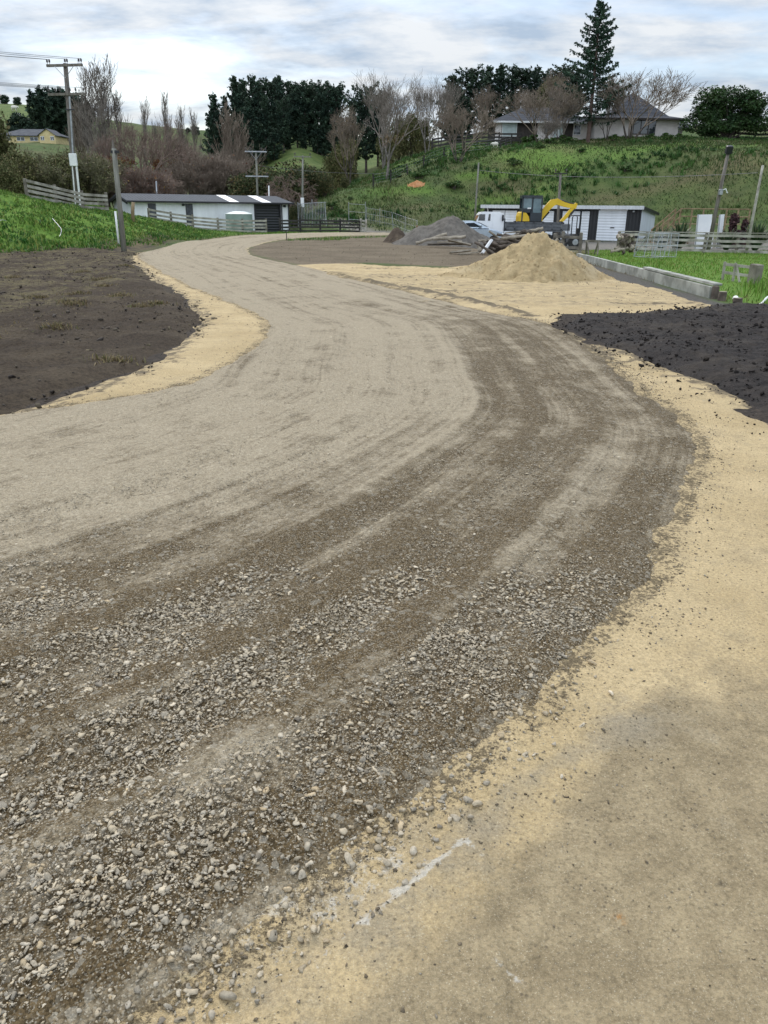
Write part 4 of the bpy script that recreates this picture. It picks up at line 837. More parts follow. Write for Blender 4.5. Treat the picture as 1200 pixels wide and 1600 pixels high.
M_TANKLID = mat2('pale_tank_lid', (.50, .56, .53), (.58, .63, .60), 2, .5)
white_shed()
# ---- yard shed on the right
def yard_shed():
    A = Vector(at(757, 330, 68)[:2]); B = Vector(at(1003, 330, 62)[:2]); d = B-A; L = d.length; yaw = math.atan2(d.y, d.x); z = Z(*B)-.03
    t = thing('yard_shed', 'low black and white farm shed with several white doors and pale roof', 'shed', (A.x, A.y, z), yaw)
    H = at(1003, 325, 62)[2]-z; D = 5.6; back = H-.42
    m = MB(); m.add([(L,0,-.4),(L,D,-.4),(L,D,back),(L,0,H)], [(0,1,2,3)]); m.build('end_wall', M_CLAD2, t)
    m = MB(); m.add([(0,0,-.4),(0,0,H),(0,D,back),(0,D,-.4)], [(0,1,2,3)]); m.add([(0,D,-.4),(0,D,back),(L,D,back),(L,D,-.4)], [(0,1,2,3)])
    m.add([(0,0,-.4),(L,0,-.4),(L,0,H),(0,0,H)], [(0,1,2,3)]); m.build('wall', M_BLACKCLAD, t)
    r = MB(); hip_slab(r, [(-.2,-.35,H+.10),(L+.2,-.35,H+.10),(L+.2,D+.2,back+.10),(-.2,D+.2,back+.10)], .1); r.build('roof', M_WHITEROOF, t)
    MB().box((L/2, -.38, H+.02), (L+.4, .08, .26)).build('fascia', M_WHITEROOF, t)
    MB().prism([(-.3, H+.1), (-.3, H-.12), (D+.2, back-.1), (D+.2, back+.1)], L+.205, L+.26, 'x').build('bargeboard', M_BLACKSTEEL, t)
    def u(px): 
        s = (px-757)/246.; a = 68/(68+(62-68)*0); # perspective-correct along the facade
        q = ray(px, 330); # intersect sight line with facade line
        den = d.x*q[1]-d.y*q[0]; return L*((q[0]*A.y-q[1]*A.x)/den)
    for i, (p0, p1) in enumerate(((770, 789), (790, 808), (823, 838), (845, 866), (880, 907), (910, 922))):
        MB().box(((u(p0)+u(p1))/2, -.03, (H-.28)/2), (u(p1)-u(p0), .06, H-.28)).build('door', M_WROLLER, t)
    a, b = u(936), u(980); dr = MB().box(((a+b)/2, -.03, (H-.18)/2), (b-a, .06, H-.18)).build('roller_door', M_WROLLER, t)
    MB().box(((a+b)/2+.1, -.075, .95), (.3, .03, .07)).build('handle', M_BLACKSTEEL, dr); MB().box(((a+b)/2+.1, -.10, H-.14), (b-a-.1, .12, .12)).build('door_housing', M_WHITE, t)
    MB().tube([(.35, -.3, H-.05), (.35, -.12, H-.3), (.35, -.1, 0)], .05, 6).build('downpipe', M_WHITEPIPE, t); MB().tube([(L-.06, -.1, H-.05), (L-.06, -.1, 0)], .05, 6).build('downpipe', M_BLACKSTEEL, t)
    MB().box((L*.955, -.12, H-.25), (.16, .2, .14), None, .03).build('wall_light', M_GALV, t)
M_CLAD2 = m_ribbed('white_end_cladding', (.66, .70, .76), (0, 1, 0), 3, .4)
M_BLACKCLAD = m_ribbed('black_cladding', (.014, .015, .018), (1, 0, 0), 4, .5)
M_WHITEROOF = m_ribbed('pale_roofing', (.62, .64, .66), (1, 0, 0), 4, .4)
yard_shed()
# ---- houses
def hip_roof(m, x0, x1, y0, y1, z, h, ov=.6, ridge_in=None):
    x0 -= ov; x1 += ov; y0 -= ov; y1 += ov; w = min(x1-x0, y1-y0)/2 if ridge_in is None else ridge_in; ym = (y0+y1)/2
    a, b = (x0+w, ym, z+h), (x1-w, ym, z+h)
    if x1-x0-2*w < .1: a = b = ((x0+x1)/2, ym, z+h)
    for q in ([(x0,y0,z),(x1,y0,z),b,a], [(x1,y1,z),(x0,y1,z),a,b]): hip_slab(m, q if a != b else [q[0], q[1], q[2]], .12)
    hip_slab(m, [(x1,y0,z),(x1,y1,z),b], .12); hip_slab(m, [(x0,y1,z),(x0,y0,z),a], .12)
def wallbox(t, x0, x1, y0, y1, z0, z1, mat): return MB().box(((x0+x1)/2, (y0+y1)/2, (z0+z1)/2), (x1-x0, y1-y0, z1-z0)).build('wall', mat, t)
def window(t, x, z, w, h, y, mat=None, glass=None, bars=1):
    f = MB().box((x, y-.02, z), (w, .08, h)).build('window', mat or M_WHITE, t); n = bars+1
    for i in range(n): MB().box((x-w/2+(i+.5)*w/n, y-.065, z), (w/n-.12, .03, h-.16)).build('pane', glass or M_GLASS, f)
M_STUCCO = mat2('pinkish_white_stucco', (.62, .57, .55), (.72, .67, .65), 1.5, .85, .2)
M_BROWNBOARD = mat2('dark_board', (.035, .028, .025), (.06, .048, .042), 3, .8)
M_TILES = m_ribbed('grey_roof_tiles', (.07, .074, .085), (0, 1, 0), 1.6, .6, .95)
M_CURTAIN = mat2('curtained_glass', (.36, .44, .44), (.46, .54, .54), 2, .2)
def hill_house():
    Y = 109.; x, y, z = ground_at(905, Y); s = Y/1289.; X = lambda p: (p-905)*s; e = lambda py: at(905, py, Y)[2]-z
    t = thing('hill_house', 'single storey house with grey hip roofs on the hilltop', 'house', (x, y, z))
    e1 = e(191.5); base = -1.2
    wallbox(t, X(767), X(905), 0, 8, base, e1, M_BROWNBOARD)
    wallbox(t, X(767), X(776), -.06, .3, base, e1, M_STUCCO); wallbox(t, X(830), X(846), -.06, .3, base, e1, M_STUCCO); wallbox(t, X(884), X(905), -.06, .3, base, e1, M_STUCCO)
    e2 = e(187); wallbox(t, X(912), X(1036), -1.6, 9, base, e2, M_STUCCO); wallbox(t, X(1030), X(1057), 2, 10, base, e(196), M_STUCCO)
    for a, b, y0, y1, zz, hh in ((764, 912, -.2, 8.2, e1, 2.1), (905, 1040, -1.8, 9.2, e2, 1.5), (1012, 1062, 1.6, 10.4, e(196), 2.2)):
        r = MB(); hip_roof(r, X(a), X(b), y0, y1, zz, hh, .5); r.build('roof', M_TILES, t)
    r = MB(); hip_roof(r, X(938), X(1022), -.4, 7.6, e2+.3, 3.3, .3); r.build('roof', M_TILES, t)
    MB().box((X(835), -.72, e1-.06), (X(908)-X(762), .1, .2)).build('fascia', M_WHITE, t); MB().box((X(974), -2.32, e2-.06), (X(1043)-X(902), .1, .2)).build('fascia', M_BROWNBOARD, t)
    window(t, X(788), e(203), 1.9, 1.7, -.06, M_WHITE, M_CURTAIN, 0); window(t, X(862), e(204), 1.2, 1.6, -.06, M_WHITE, M_CURTAIN); window(t, X(843), e(203), .5, 1.0, -.12, M_BROWNBOARD, M_GLASS, 0)
    window(t, X(890), e(203), .9, 1.2, -.12, M_WHITE, M_GLASS, 0); window(t, X(985), e(200), 2.8, 1.6, -1.66, M_BROWNBOARD, M_GLASS, 2); window(t, X(1045), e(205), 1.1, 1.0, 1.9, M_WHITE, M_GLASS, 0)
    MB().box((X(852), -.09, e(207)), (.8, .06, 1.9)).build('door', M_WHITE, t)
hill_house()
def small_house(label, px0, px1, Y, eave, base, ridge, wm, rm, gable=None):
    x, y, z = ground_at(px0, Y); s = Y/1289.; w = (px1-px0)*s; e = at(px0, eave, Y)[2]-z; h = at(px0, ridge, Y)[2]-z-e; b = at(px0, base, Y)[2]-z-3
    t = thing('house', label, 'house', (x, y, z)); wallbox(t, 0, w, 0, 7, b, e, wm); r = MB(); hip_roof(r, 0, w, 0, 7, e, h, .5); r.build('roof', rm, t)
    zc = (e+b+3)/2; hh = (e-b-3)*.6
    for u in (.12, .36, .58): window(t, w*u, zc, w*.13, hh, 0)
    if gable:
        g0 = w*.74; wallbox(t, g0, w, -2.2, .1, b, e-.02, wm); q = MB(); q.add([(g0,-2.2,e-.02),(w,-2.2,e-.02),((g0+w)/2,-2.2,e+h*.75)], [(0,1,2)]); q.build('gable', wm, t)
        r = MB(); hip_slab(r, [(g0-.3,-2.5,e-.1),((g0+w)/2,-2.5,e+h*.8),((g0+w)/2,3,e+h*.8),(g0-.3,3,e-.1)]); hip_slab(r, [((g0+w)/2,-2.5,e+h*.8),(w+.3,-2.5,e-.1),(w+.3,3,e-.1),((g0+w)/2,3,e+h*.8)]); r.build('roof', rm, t)
        window(t, g0+w*.05, zc, w*.06, hh, -2.2); window(t, w*.95, zc, w*.06, hh, -2.2)
M_YELLOW = mat2('yellow_weatherboard', (.55, .44, .22), (.66, .54, .28), 2, .8)
M_BROWNROOF = mat2('brown_roof', (.10, .085, .075), (.15, .13, .115), 2, .8)
small_house('pale yellow house with grey roof among trees on the left', 16, 108, 180, 211.5, 222, 199, M_YELLOW, M_ROOFGREY, True)
small_house('small brown roofed house on the far hilltop at the left edge', -8, 24, 285, 149, 158, 138, M_STUCCO, M_BROWNROOF)
# ------------------------------------------------------------------ heaps
def heap(name, label, cx, cy, prof, rx0, rx1, ry, mat, rough=.06, seed=1, n=90, chips=0, group=None):
    """mound: prof(x) gives ridge height along local x in [-rx0, rx1]; falls to the ground over ry in depth"""
    z0 = Z(cx, cy); xs = np.linspace(-rx0*1.12, rx1*1.12, n*2); ys = np.linspace(-ry*1.15, ry*1.15, n); X, Y = np.meshgrid(xs, ys); x, y = X.ravel(), Y.ravel()
    x2 = x+.12*fbm(x*1.3, y*1.3, seed, 3); y2 = y+.15*fbm(x*1.1+7, y*1.1, seed+3, 3)
    H = np.interp(x2, [p[0] for p in prof], [p[1] for p in prof]); hm = max(p[1] for p in prof)
    w = ry*(.35+.65*H/hm); q = np.clip(np.abs(y2)/np.maximum(w, .01), 0, 1.3)
    h = H*(1-np.sqrt(q*q+.04)+.17) ; h = h+rough*H/hm*fbm(x*2.2, y*2.2, seed+5, 5, .6)*2+.012*fbm(x*9, y*9, seed+9, 2)
    h = h+.10*hm*np.minimum(0, -np.abs(fbm(x*1.6, y*.5, seed+31, 3)))*(H/hm)
    zg = Zs(x+cx, y+cy)-z0; V = np.stack([x, y, zg+np.where(H > .02, h, -.06)], 1)
    i = np.arange(len(x)).reshape(n, n*2); F = np.stack([i[:-1, :-1], i[:-1, 1:], i[1:, 1:], i[1:, :-1]], -1).reshape(-1, 4)
    F = F[(V[F, 2] > (zg[F]-.09)).any(1)]
    o = np_mesh(name, V, [F], mat, smooth=True); o.location = (cx, cy, z0); tag(o, label, 'pile', group); return o, (lambda a, b: z0)
def m_heap(name, a, b, dark, light, sc=3.):
    m, nt, bs = _nt(name); k = NB(nt); v = k.coord(); n = k.noise(v, sc, 7, .68); f = k.noise(v, 40, 4, .7)
    c = k.mix(k.ramp(n, [(.35, 0.), (.66, 1.)]), a, b); c = k.mix(k.m('MULTIPLY', k.ramp(f, [(.5, 0.), (.7, 1.)]), .6), c, dark); c = k.mix(k.m('MULTIPLY', k.ramp(k.noise(v, 1.1, 6, .6), [(.55, 0.), (.7, 1.)]), .55), c, light)
    k.l(c, bs.inputs['Base Color']); bs.inputs['Roughness'].default_value = .95; bs.inputs['Specular IOR Level'].default_value = .12
    p = k.bump(n, .5, .08, bs); k.bump(f, .7, .02, bs, p); return m
M_HSAND = m_heap('sand_heap', (.30, .225, .12), (.46, .355, .20), (.22, .165, .09), (.50, .41, .27))
M_HGRAV = m_heap('gravel_heap', (.095, .085, .075), (.17, .155, .135), (.05, .045, .04), (.20, .18, .155))
M_HBROWN = m_heap('earth_heap', (.06, .045, .034), (.12, .092, .066), (.03, .024, .02), (.16, .125, .085))
sx, sy = at(846, 430, 22.0)[0], 22.2
heap('sand_pile', 'large pale yellow sand heap beside the concrete wall', sx, sy, [(-2.9,0),(-2.4,.13),(-1.9,.36),(-1.3,.66),(-.75,.91),(-.35,1.03),(.0,1.08),(.25,1.06),(.55,.94),(.95,.64),(1.4,.30),(1.75,.10),(2.05,0)], 2.9, 2.05, 1.95, M_HSAND, .17, 3)
gx_, gy_ = at(692, 370, 44.5)[0], 44.0; s_ = 44.5/1289
def gpf(l, cx, Y): s = Y/1289; return [((p-cx)*s, h) for p, h in l]
heap('gravel_pile', 'long dark grey gravel heap in front of the silver car', gx_, gy_, gpf([(611,0),(622,.22),(640,.62),(655,.98),(668,1.02),(684,1.28),(697,1.52),(709,1.60),(722,1.42),(735,1.1),(752,.8),(766,.55),(785,.15),(792,0)], 692, 44.5), 81*s_, 100*s_, 2.3, M_HGRAV, .06, 13)
heap('earth_pile', 'small brown earth heap left of the dark gravel heap', at(617, 370, 46)[0], 45.6, gpf([(599,0),(605,.3),(613,.78),(621,.86),(627,.7),(634,.35),(642,0)], 617, 46), 18*s_, 25*s_, .9, M_HBROWN, .08, 23, 50)
# ------------------------------------------------------------------ timber
M_LOGPALE = mat2('split_timber', (.19, .16, .12), (.38, .335, .265), 3, .9, .6, stretch=(1, 1, 1), bscale=25)
M_LOGDARK = mat2('dark_timber', (.05, .04, .032), (.13, .105, .08), 4, .9, .6, bscale=25)
M_BARK = mat2('bark', (.07, .055, .042), (.15, .12, .095), 5, .95, .8, bscale=22)
def log(label, p, yaw, pitch, L, r, mat, group=None, board=False, cat='log', name='log'):
    d = Vector((math.cos(yaw)*math.cos(pitch), math.sin(yaw)*math.cos(pitch), math.sin(pitch))); m = MB(); rr = random.Random(int(p[0]*1000)+int(p[2]*777))
    if board: m.box((0, 0, 0), (L, r*2, r*.7), (rr.uniform(-.5, .5), -pitch, yaw), .01)
    else:
        n = 6; m.tube([d*(L*(i/n-.5))+Vector((rr.gauss(0, .012), rr.gauss(0, .012), rr.gauss(0, .012))) for i in range(n+1)], [r*rr.uniform(.85, 1.12) for i in range(n+1)], 8)
    o = m.build(name, mat); o.location = p; tag(o, label, cat, group); return o
def px_log(label, a, b, Y, r, mat, group=None, board=False, dY=0., cat='log', name='log'):
    A = Vector(at(*a, Y)); B = Vector(at(*b, Y+dY)); d = B-A
    return log(label, (A+B)/2, math.atan2(d.y, d.x), math.asin(d.z/d.length), d.length, r, mat, group, board, cat, name)
px_log('long pale pole leaning up to the right against the gravel heap', (650,381), (698,365), 40.3, .075, M_LOGPALE)
px_log('long pale log lying level at the middle of the timber by the gravel heap', (677,373), (728,370), 40.0, .08, M_LOGPALE)
px_log('squared pale beam lying level under the other timber by the gravel heap', (683,378.5), (722,377), 39.6, .09, M_LOGPALE, None, True, cat='beam', name='beam')
px_log('dark plank end lying below the pale beam by the gravel heap', (668,382), (738,381), 39.9, .08, M_LOGDARK, None, True, cat='beam', name='beam')
px_log('thin grey batten poking out right of the level pale log', (700,375), (736,383), 39.4, .07, M_LOGPALE, None, True, cat='beam', name='beam')
px_log('pale squared offcut lying flat on the dirt at the front left of the debris', (703,394.5), (736,391), 33.5, .09, M_LOGPALE, None, True, .4, cat='beam', name='beam')
px_log('short grey offcut lying beside the pale squared offcut on the dirt', (716,397), (748,394), 33.2, .08, M_LOGPALE, None, True, .3, cat='beam', name='beam')
px_log('white painted board leaning steeply in the debris left of the sand heap', (753,396), (768,375), 33.6, .13, M_WHITE, None, True, .2, cat='board', name='board')
px_log('pale stub of timber standing beside the white leaning board', (750,392), (747,379), 33.8, .09, M_LOGPALE, None, False, .2)
px_log('weathered plank lying along the top of the debris behind the sand heap', (790,364), (838,359), 33.6, .07, M_LOGPALE, None, True, .3, cat='beam', name='beam')
px_log('pale pole lying across the middle of the debris behind the sand heap', (783,373), (822,368), 32.8, .055, M_LOGPALE)
px_log('pale log end sticking out at the right of the debris top', (826,361), (848,356.5), 33.9, .06, M_LOGPALE)
rl = random.Random(3)
def heap_lumps():
    o = bpy.data.objects['sand_pile']; me = o.data; n = len(me.vertices); co = np.empty(n*3, np.float32); me.vertices.foreach_get('co', co); co = co.reshape(-1, 3); g = np.random.default_rng(4); i = g.integers(0, n, 2600); p = co[i]+np.array(o.location); k = p[:, 2] > Zs(p[:, 0], p[:, 1])-.02; p = p[k]
    tag(pebbles('sand_lumps', p[:, 0]+g.normal(0, .03, len(p)), p[:, 1]+g.normal(0, .03, len(p)), p[:, 2], sizes(len(p), .012, .05, 2.6), M_HSAND, 1, 71, .7), kind='stuff')
heap_lumps()
for i in range(70):      # the tangle of old posts and stumps between the gravel and sand heaps
    u = rl.random(); px = 757+u*112; top = 371-9*math.sin(min(1, u*1.25)*math.pi*.62); py = rl.uniform(top, 393-u*8); Y = rl.uniform(33.2, 35.6)
    p = at(px, py, Y)
    if p[2] < Z(p[0], p[1])+.05: p = (p[0], p[1], Z(p[0], p[1])+.08)
    pale = rl.random() < .15
    log('dark old post or branch tangled in the debris behind the sand heap' if not pale else 'greyish split post tangled in the debris behind the sand heap', p, rl.gauss(0, .5), rl.gauss(0, .28), rl.uniform(.4, 1.2), rl.uniform(.03, .075), M_LOGPALE if pale else (M_LOGDARK if rl.random() < .6 else M_BARK), 'dark posts in the debris' if not pale else 'greyish posts in the debris')
px_log('big dark stump lying on its side beside the white leaning board', (766,388), (786,383), 34.2, .27, M_BARK, None, False, .6, cat='stump', name='stump')
for i in range(40):      # firewood by the board fence
    px = rl.uniform(966, 990); py = rl.uniform(368, 393); Y = rl.uniform(37.6, 38.4); p = at(px, py, Y)
    if p[2] < Z(p[0], p[1])+.06: p = (p[0], p[1], Z(p[0], p[1])+.08)
    log('split firewood log heaped at the left end of the board fence', p, rl.gauss(1.2, .8), rl.gauss(.2, .4), rl.uniform(.3, .5), rl.uniform(.045, .09), M_LOGPALE if rl.random() < .6 else M_LOGDARK, 'firewood heap logs')
px_log('long thin branch lying on the grass left of the firewood heap', (955,393), (975,389), 37.4, .06, M_LOGPALE)
# ------------------------------------------------------------------ the vehicles
M_YEL = mat2('yellow_machine_paint', (.62, .40, .012), (.72, .47, .02), 1.5, .45, .05)
M_CABDARK = mat2('dark_cab_paint', (.016, .022, .03), (.03, .038, .048), 2, .35)
M_CABGLASS = mat2('cab_glass', (.06, .11, .13), (.13, .20, .22), 1.5, .08, spec=.8)
M_TRUCKW = mat2('truck_white', (.72, .73, .75), (.80, .80, .81), .8, .3, coat=.3)
M_DECK = mat2('dark_deck_steel', (.075, .08, .09), (.135, .142, .152), 3, .6, .2)
M_SILVER = mat2('silver_car_paint', (.34, .40, .46), (.44, .50, .56), .8, .28, metal=.5, coat=.4)
M_LAMPO = mat2('orange_lens', (.75, .22, .02), (.85, .30, .03), 3, .3)
M_LAMPW = mat2('clear_lens', (.65, .68, .70), (.75, .78, .8), 3, .15)
def wheel(t, c, r, w, rim=None):
    x, y, z = c; wh = MB().tube([(x, y-w*.5, z), (x, y-w*.42, z), (x, y+w*.42, z), (x, y+w*.5, z)], [r*.86, r, r, r*.86], 22).build('wheel', M_RUBBER, t)
    MB().tube([(x, y-w*.52, z), (x, y-w*.45, z)], [r*.3, r*.62], 16).build('rim', rim or M_GALV, wh)
TY = 49.; tcx, _, tz0 = ground_at(830, TY); tmx = TY/1289.
def truck():
    X = lambda p: (p-830)*tmx; Zp = lambda py: at(830, py, TY)[2]-tz0
    t = thing('flatbed_truck', 'small white flatbed truck carrying the yellow excavator', 'truck', (tcx, TY, tz0))
    ct = Zp(331.5); cb = .55; W2 = 1.75; x0, x1 = X(744), X(788.5)
    # cab shell: side profile leaning windscreen at the left
    MB().prism([(x0, cb), (x0-.02, cb+.75), (x0+.22, ct-.16), (x0+.36, ct-.02), (x0+.7, ct), (x1-.25, ct-.01), (x1-.08, ct-.12), (x1, ct-.5), (x1, cb)], 0, W2).build('cab', M_TRUCKW, t)
    ws = MB(); ws.add([(x0-.035, .12, cb+.80), (x0-.035, W2-.12, cb+.80), (x0+.195, W2-.16, ct-.20), (x0+.195, .16, ct-.20), (x0, .12, cb+.80), (x0, W2-.12, cb+.80), (x0+.225, W2-.16, ct-.20), (x0+.225, .16, ct-.20)], [(0,1,2,3),(4,5,6,7),(0,1,5,4),(1,2,6,5),(2,3,7,6),(3,0,4,7)]); ws.build('windscreen', M_GLASS, t)
    def sw(a, b, c, d, nm='side_window'): MB().prism([(X(a), Zp(d)), (X(a)+.05, Zp(c)), (X(b), Zp(c)), (X(b), Zp(d))], -.015, .02).build(nm, M_GLASS, t)
    sw(748, 758.5, 335.5, 345.5); sw(763, 767, 335, 345.5); sw(775, 783, 337, 347)
    dr = MB(); dr.box((X(779), -.012, (Zp(335)+cb)/2), (.62, .02, Zp(335)-cb+.1)); dr.build('door', M_TRUCKW, t)
    m = MB(); m.box((X(786), -.12, Zp(341)), (.10, .16, .36), None, .03); m.tube([(X(785), 0, Zp(338)), (X(786), -.12, Zp(338))], .015, 5); m.build('mirror', M_BLACKSTEEL, t)
    MB().box(((x0+x1)/2, W2/2, cb-.08), (x1-x0, W2-.1, .2)).build('bumper', M_BLACKSTEEL, t)
    for s in (.1, W2-.1): MB().box((x0-.02, s+.08*(1 if s < 1 else -1), cb+.28), (.06, .22, .16), None, .02).build('headlight', M_LAMPW, t)
    d0, d1 = X(790), X(880); z1, z0 = Zp(347.3), Zp(359); fl = z0+.05
    MB().box(((d0+d1)/2, W2/2, fl-.08), (d1-d0, W2+.1, .14)).build('deck', M_DECK, t)
    s = MB(); s.box(((d0+d1)/2, -.03, (z0+z1)/2), (d1-d0, .05, z1-z0)); s.box(((d0+d1)/2, -.07, z1-.03), (d1-d0, .06, .07)); s.box(((d0+d1)/2, -.07, z0+.04), (d1-d0, .06, .07)); s.box(((d0+d1)/2, -.07, (z0+z1)/2), (d1-d0, .05, .05))
    for i in range(7): s.box((d0+.05+(d1-d0-.1)*i/6, -.07, (z0+z1)/2), (.06, .06, z1-z0))
    s.build('side_board', M_DECK, t); MB().box(((d0+d1)/2, W2+.03, (z0+z1)/2), (d1-d0, .05, z1-z0)).build('side_board', M_DECK, t)
    MB().box((d0, W2/2, (z0+z1)/2+.1), (.06, W2, z1-z0+.2)).build('headboard', M_DECK, t)
    MB().box((X(886.5), .4, (z0+z1)/2-.06), (.52, .8, z1-z0-.05), None, .02).build('tool_box', M_DECK, t)
    MB().box(((x0+d1)/2, W2/2, .55), (d1-x0, .7, .16)).build('chassis', M_BLACKSTEEL, t)
    for xx in (X(766), X(856), X(868)):
        for yy in (.1, W2-.1): wheel(t, (xx, yy, .36), .36, .22)
    for yy in (.25, W2-.25):
        a, b = Vector((d1, yy, fl-.05)), Vector((X(911), yy, .06)); r = MB(); dd = (b-a); L = dd.length
        r.box((a+b)/2, (L, .36, .10), (0, math.asin(-dd.z/L), 0))
        for i in range(9): p = a+dd*((i+.5)/9); r.box(p+Vector((0, 0, .06)), (.05, .36, .04), (0, math.asin(-dd.z/L), 0))
        r.build('ramp', M_GALV2, t)
    return fl
M_GALV2 = mat2('dull_ramp_steel', (.16, .165, .17), (.26, .265, .27), 5, .55, metal=.4)
FL = truck()
def excavator():
    X = lambda p: (p-830)*tmx; Zp = lambda py: at(830, py, TY+.9)[2]-tz0
    t = thing('mini_excavator', 'yellow mini excavator with dark cab standing on the truck deck', 'excavator', (tcx, TY+.15, tz0))
    def bx(m, p0, p1, q0, q1, y0, y1, ch=.03): m.box(((X(p0)+X(p1))/2, (y0+y1)/2, (Zp(q0)+Zp(q1))/2), (X(p1)-X(p0), y1-y0, Zp(q0)-Zp(q1)), None, ch)
    # tracks on the deck
    for yy in (.10, 1.15):
        x0, x1, r, zc = X(812), X(851), .2, FL+.22; pr = [(x0+r*math.sin(a)*-1, zc+r*math.cos(a)) for a in np.linspace(0, math.pi, 8)]+[(x1+r*math.sin(a), zc-r*math.cos(a)) for a in np.linspace(0, math.pi, 8)]
        tr = MB().prism(pr, yy, yy+.3).build('track', M_RUBBER, t)
        for i in range(5): MB().tube([(x0+(x1-x0)*i/4, yy-.01, zc), (x0+(x1-x0)*i/4, yy+.02, zc)], .11, 10).build('roller', M_BLACKSTEEL, tr)
    b = MB(); bx(b, 817, 850, 352, 346.5, .2, 1.35); b.build('turntable', M_CABDARK, t)
    cw = MB(); cw.prism([(X(813), Zp(348)), (X(813), Zp(338)), (X(814.5), Zp(332.5)), (X(818), Zp(330.5)), (X(824), Zp(333)), (X(828), Zp(338)), (X(829.5), Zp(343)), (X(829), Zp(348))], .12, 1.4); cw.build('counterweight', M_YEL, t)
    # cab: pillars, roof, lower skirt and panes
    c = MB(); bx(c, 816, 848, 309.5, 306.3, .1, 1.12); 
    for p in (816.5, 831.5, 846.5): bx(c, p, p+2, 347, 309, .1, .18, 0); bx(c, p, p+2, 347, 309, 1.04, 1.12, 0)
    bx(c, 830, 847.5, 347, 333, .11, 1.1); bx(c, 817, 831, 331.5, 326.5, .12, 1.1); c.build('cab', M_CABDARK, t)
    for a, d, q0, q1 in ((818.6, 831.3, 326, 310), (834, 846, 333, 310)):
        
        for ya in (.125, 1.08): g_ = MB(); bx(g_, a, d, q0, q1, ya, ya+.015, 0); g_.build('pane', M_CABGLASS, t)
    st = MB(); bx(st, 827, 834, 336, 322, .35, .85, .05); st.build('seat', M_RUBBER, t)
    dc = MB(); bx(dc, 825, 830.5, 326.5, 324.5, .10, .115, 0); dc.build('decal', M_WHITE, t)
    # boom: thick gooseneck from the swing post
    def arm(name, pts, w, y, mat, parent=t):
        m = MB(); up = []; lo = []
        for i, (p, q, h) in enumerate(pts):
            P = Vector((X(p), 0, Zp(q))); a = Vector((X(pts[max(i-1, 0)][0]), 0, Zp(pts[max(i-1, 0)][1]))); d = Vector((X(pts[min(i+1, len(pts)-1)][0]), 0, Zp(pts[min(i+1, len(pts)-1)][1])))
            tn = (d-a).normalized(); n = Vector((-tn.z, 0, tn.x)); up.append(P+n*h*.5); lo.append(P-n*h*.5)
        k = len(pts)
        for yy in (y-w/2, y+w/2): m.v += [(p.x, yy, p.z) for p in up]+[(p.x, yy, p.z) for p in lo]
        for i in range(k-1):
            A, B, C, D = i, i+1, k+i+1, k+i
            m.f += [(A, B, C, D), (2*k+D, 2*k+C, 2*k+B, 2*k+A), (A, 2*k+A, 2*k+B, B), (D, C, 2*k+C, 2*k+D)]
        m.f += [(0, k, 3*k, 2*k), (k-1, 3*k-1, 4*k-1, 2*k-1)]
        return m.build(name, mat, parent)
    arm('swing_post', [(842, 349, .30), (846, 344, .34), (851, 341, .26)], .34, .62, M_YEL)
    bm = arm('boom', [(848, 342, .24), (853, 333, .30), (859, 324, .36), (866, 316.5, .40), (873, 314.5, .34), (883, 318.5, .26), (893, 321, .24), (901, 321.5, .2)], .26, .62, M_YEL)
    ak = arm('arm', [(904, 317, .12), (901.5, 321, .26), (897.5, 327.5, .26), (889, 338, .20), (881.5, 346.5, .16)], .22, .62, M_YEL)
    MB().tube([(X(848), .62, Zp(347)), (X(855), .62, Zp(338.5)), (X(862), .62, Zp(331))], [.075, .075, .05], 8).build('boom_cylinder', M_BLACKSTEEL, bm)
    MB().tube([(X(868), .62, Zp(311.5)), (X(882), .62, Zp(313.5)), (X(891), .62, Zp(316.5)), (X(901), .62, Zp(318))], [.07, .07, .04, .04], 8).build('arm_cylinder', M_BLACKSTEEL, bm)
    MB().tube([(X(902), .50, Zp(326)), (X(896), .50, Zp(334)), (X(893), .50, Zp(340))], [.05, .07, .05], 8).build('bucket_cylinder', M_BLACKSTEEL, ak)
    bu = MB(); q = [(881, 345), (886, 347), (887, 352), (884, 357), (878, 358), (874, 355), (873, 352), (877, 352), (880, 350)]; bu.prism([(X(a), Zp(b)) for a, b in q], .35, .89); bu.build('bucket', M_BLACKSTEEL, t)
    bl = MB(); bx(bl, 806, 809, 357, 349, .05, 1.5, .02); bx(bl, 809, 816, 354, 352, .5, .62, 0); bx(bl, 809, 816, 354, 352, 1.0, 1.12, 0); bl.build('dozer_blade', M_YEL, t)
excavator()
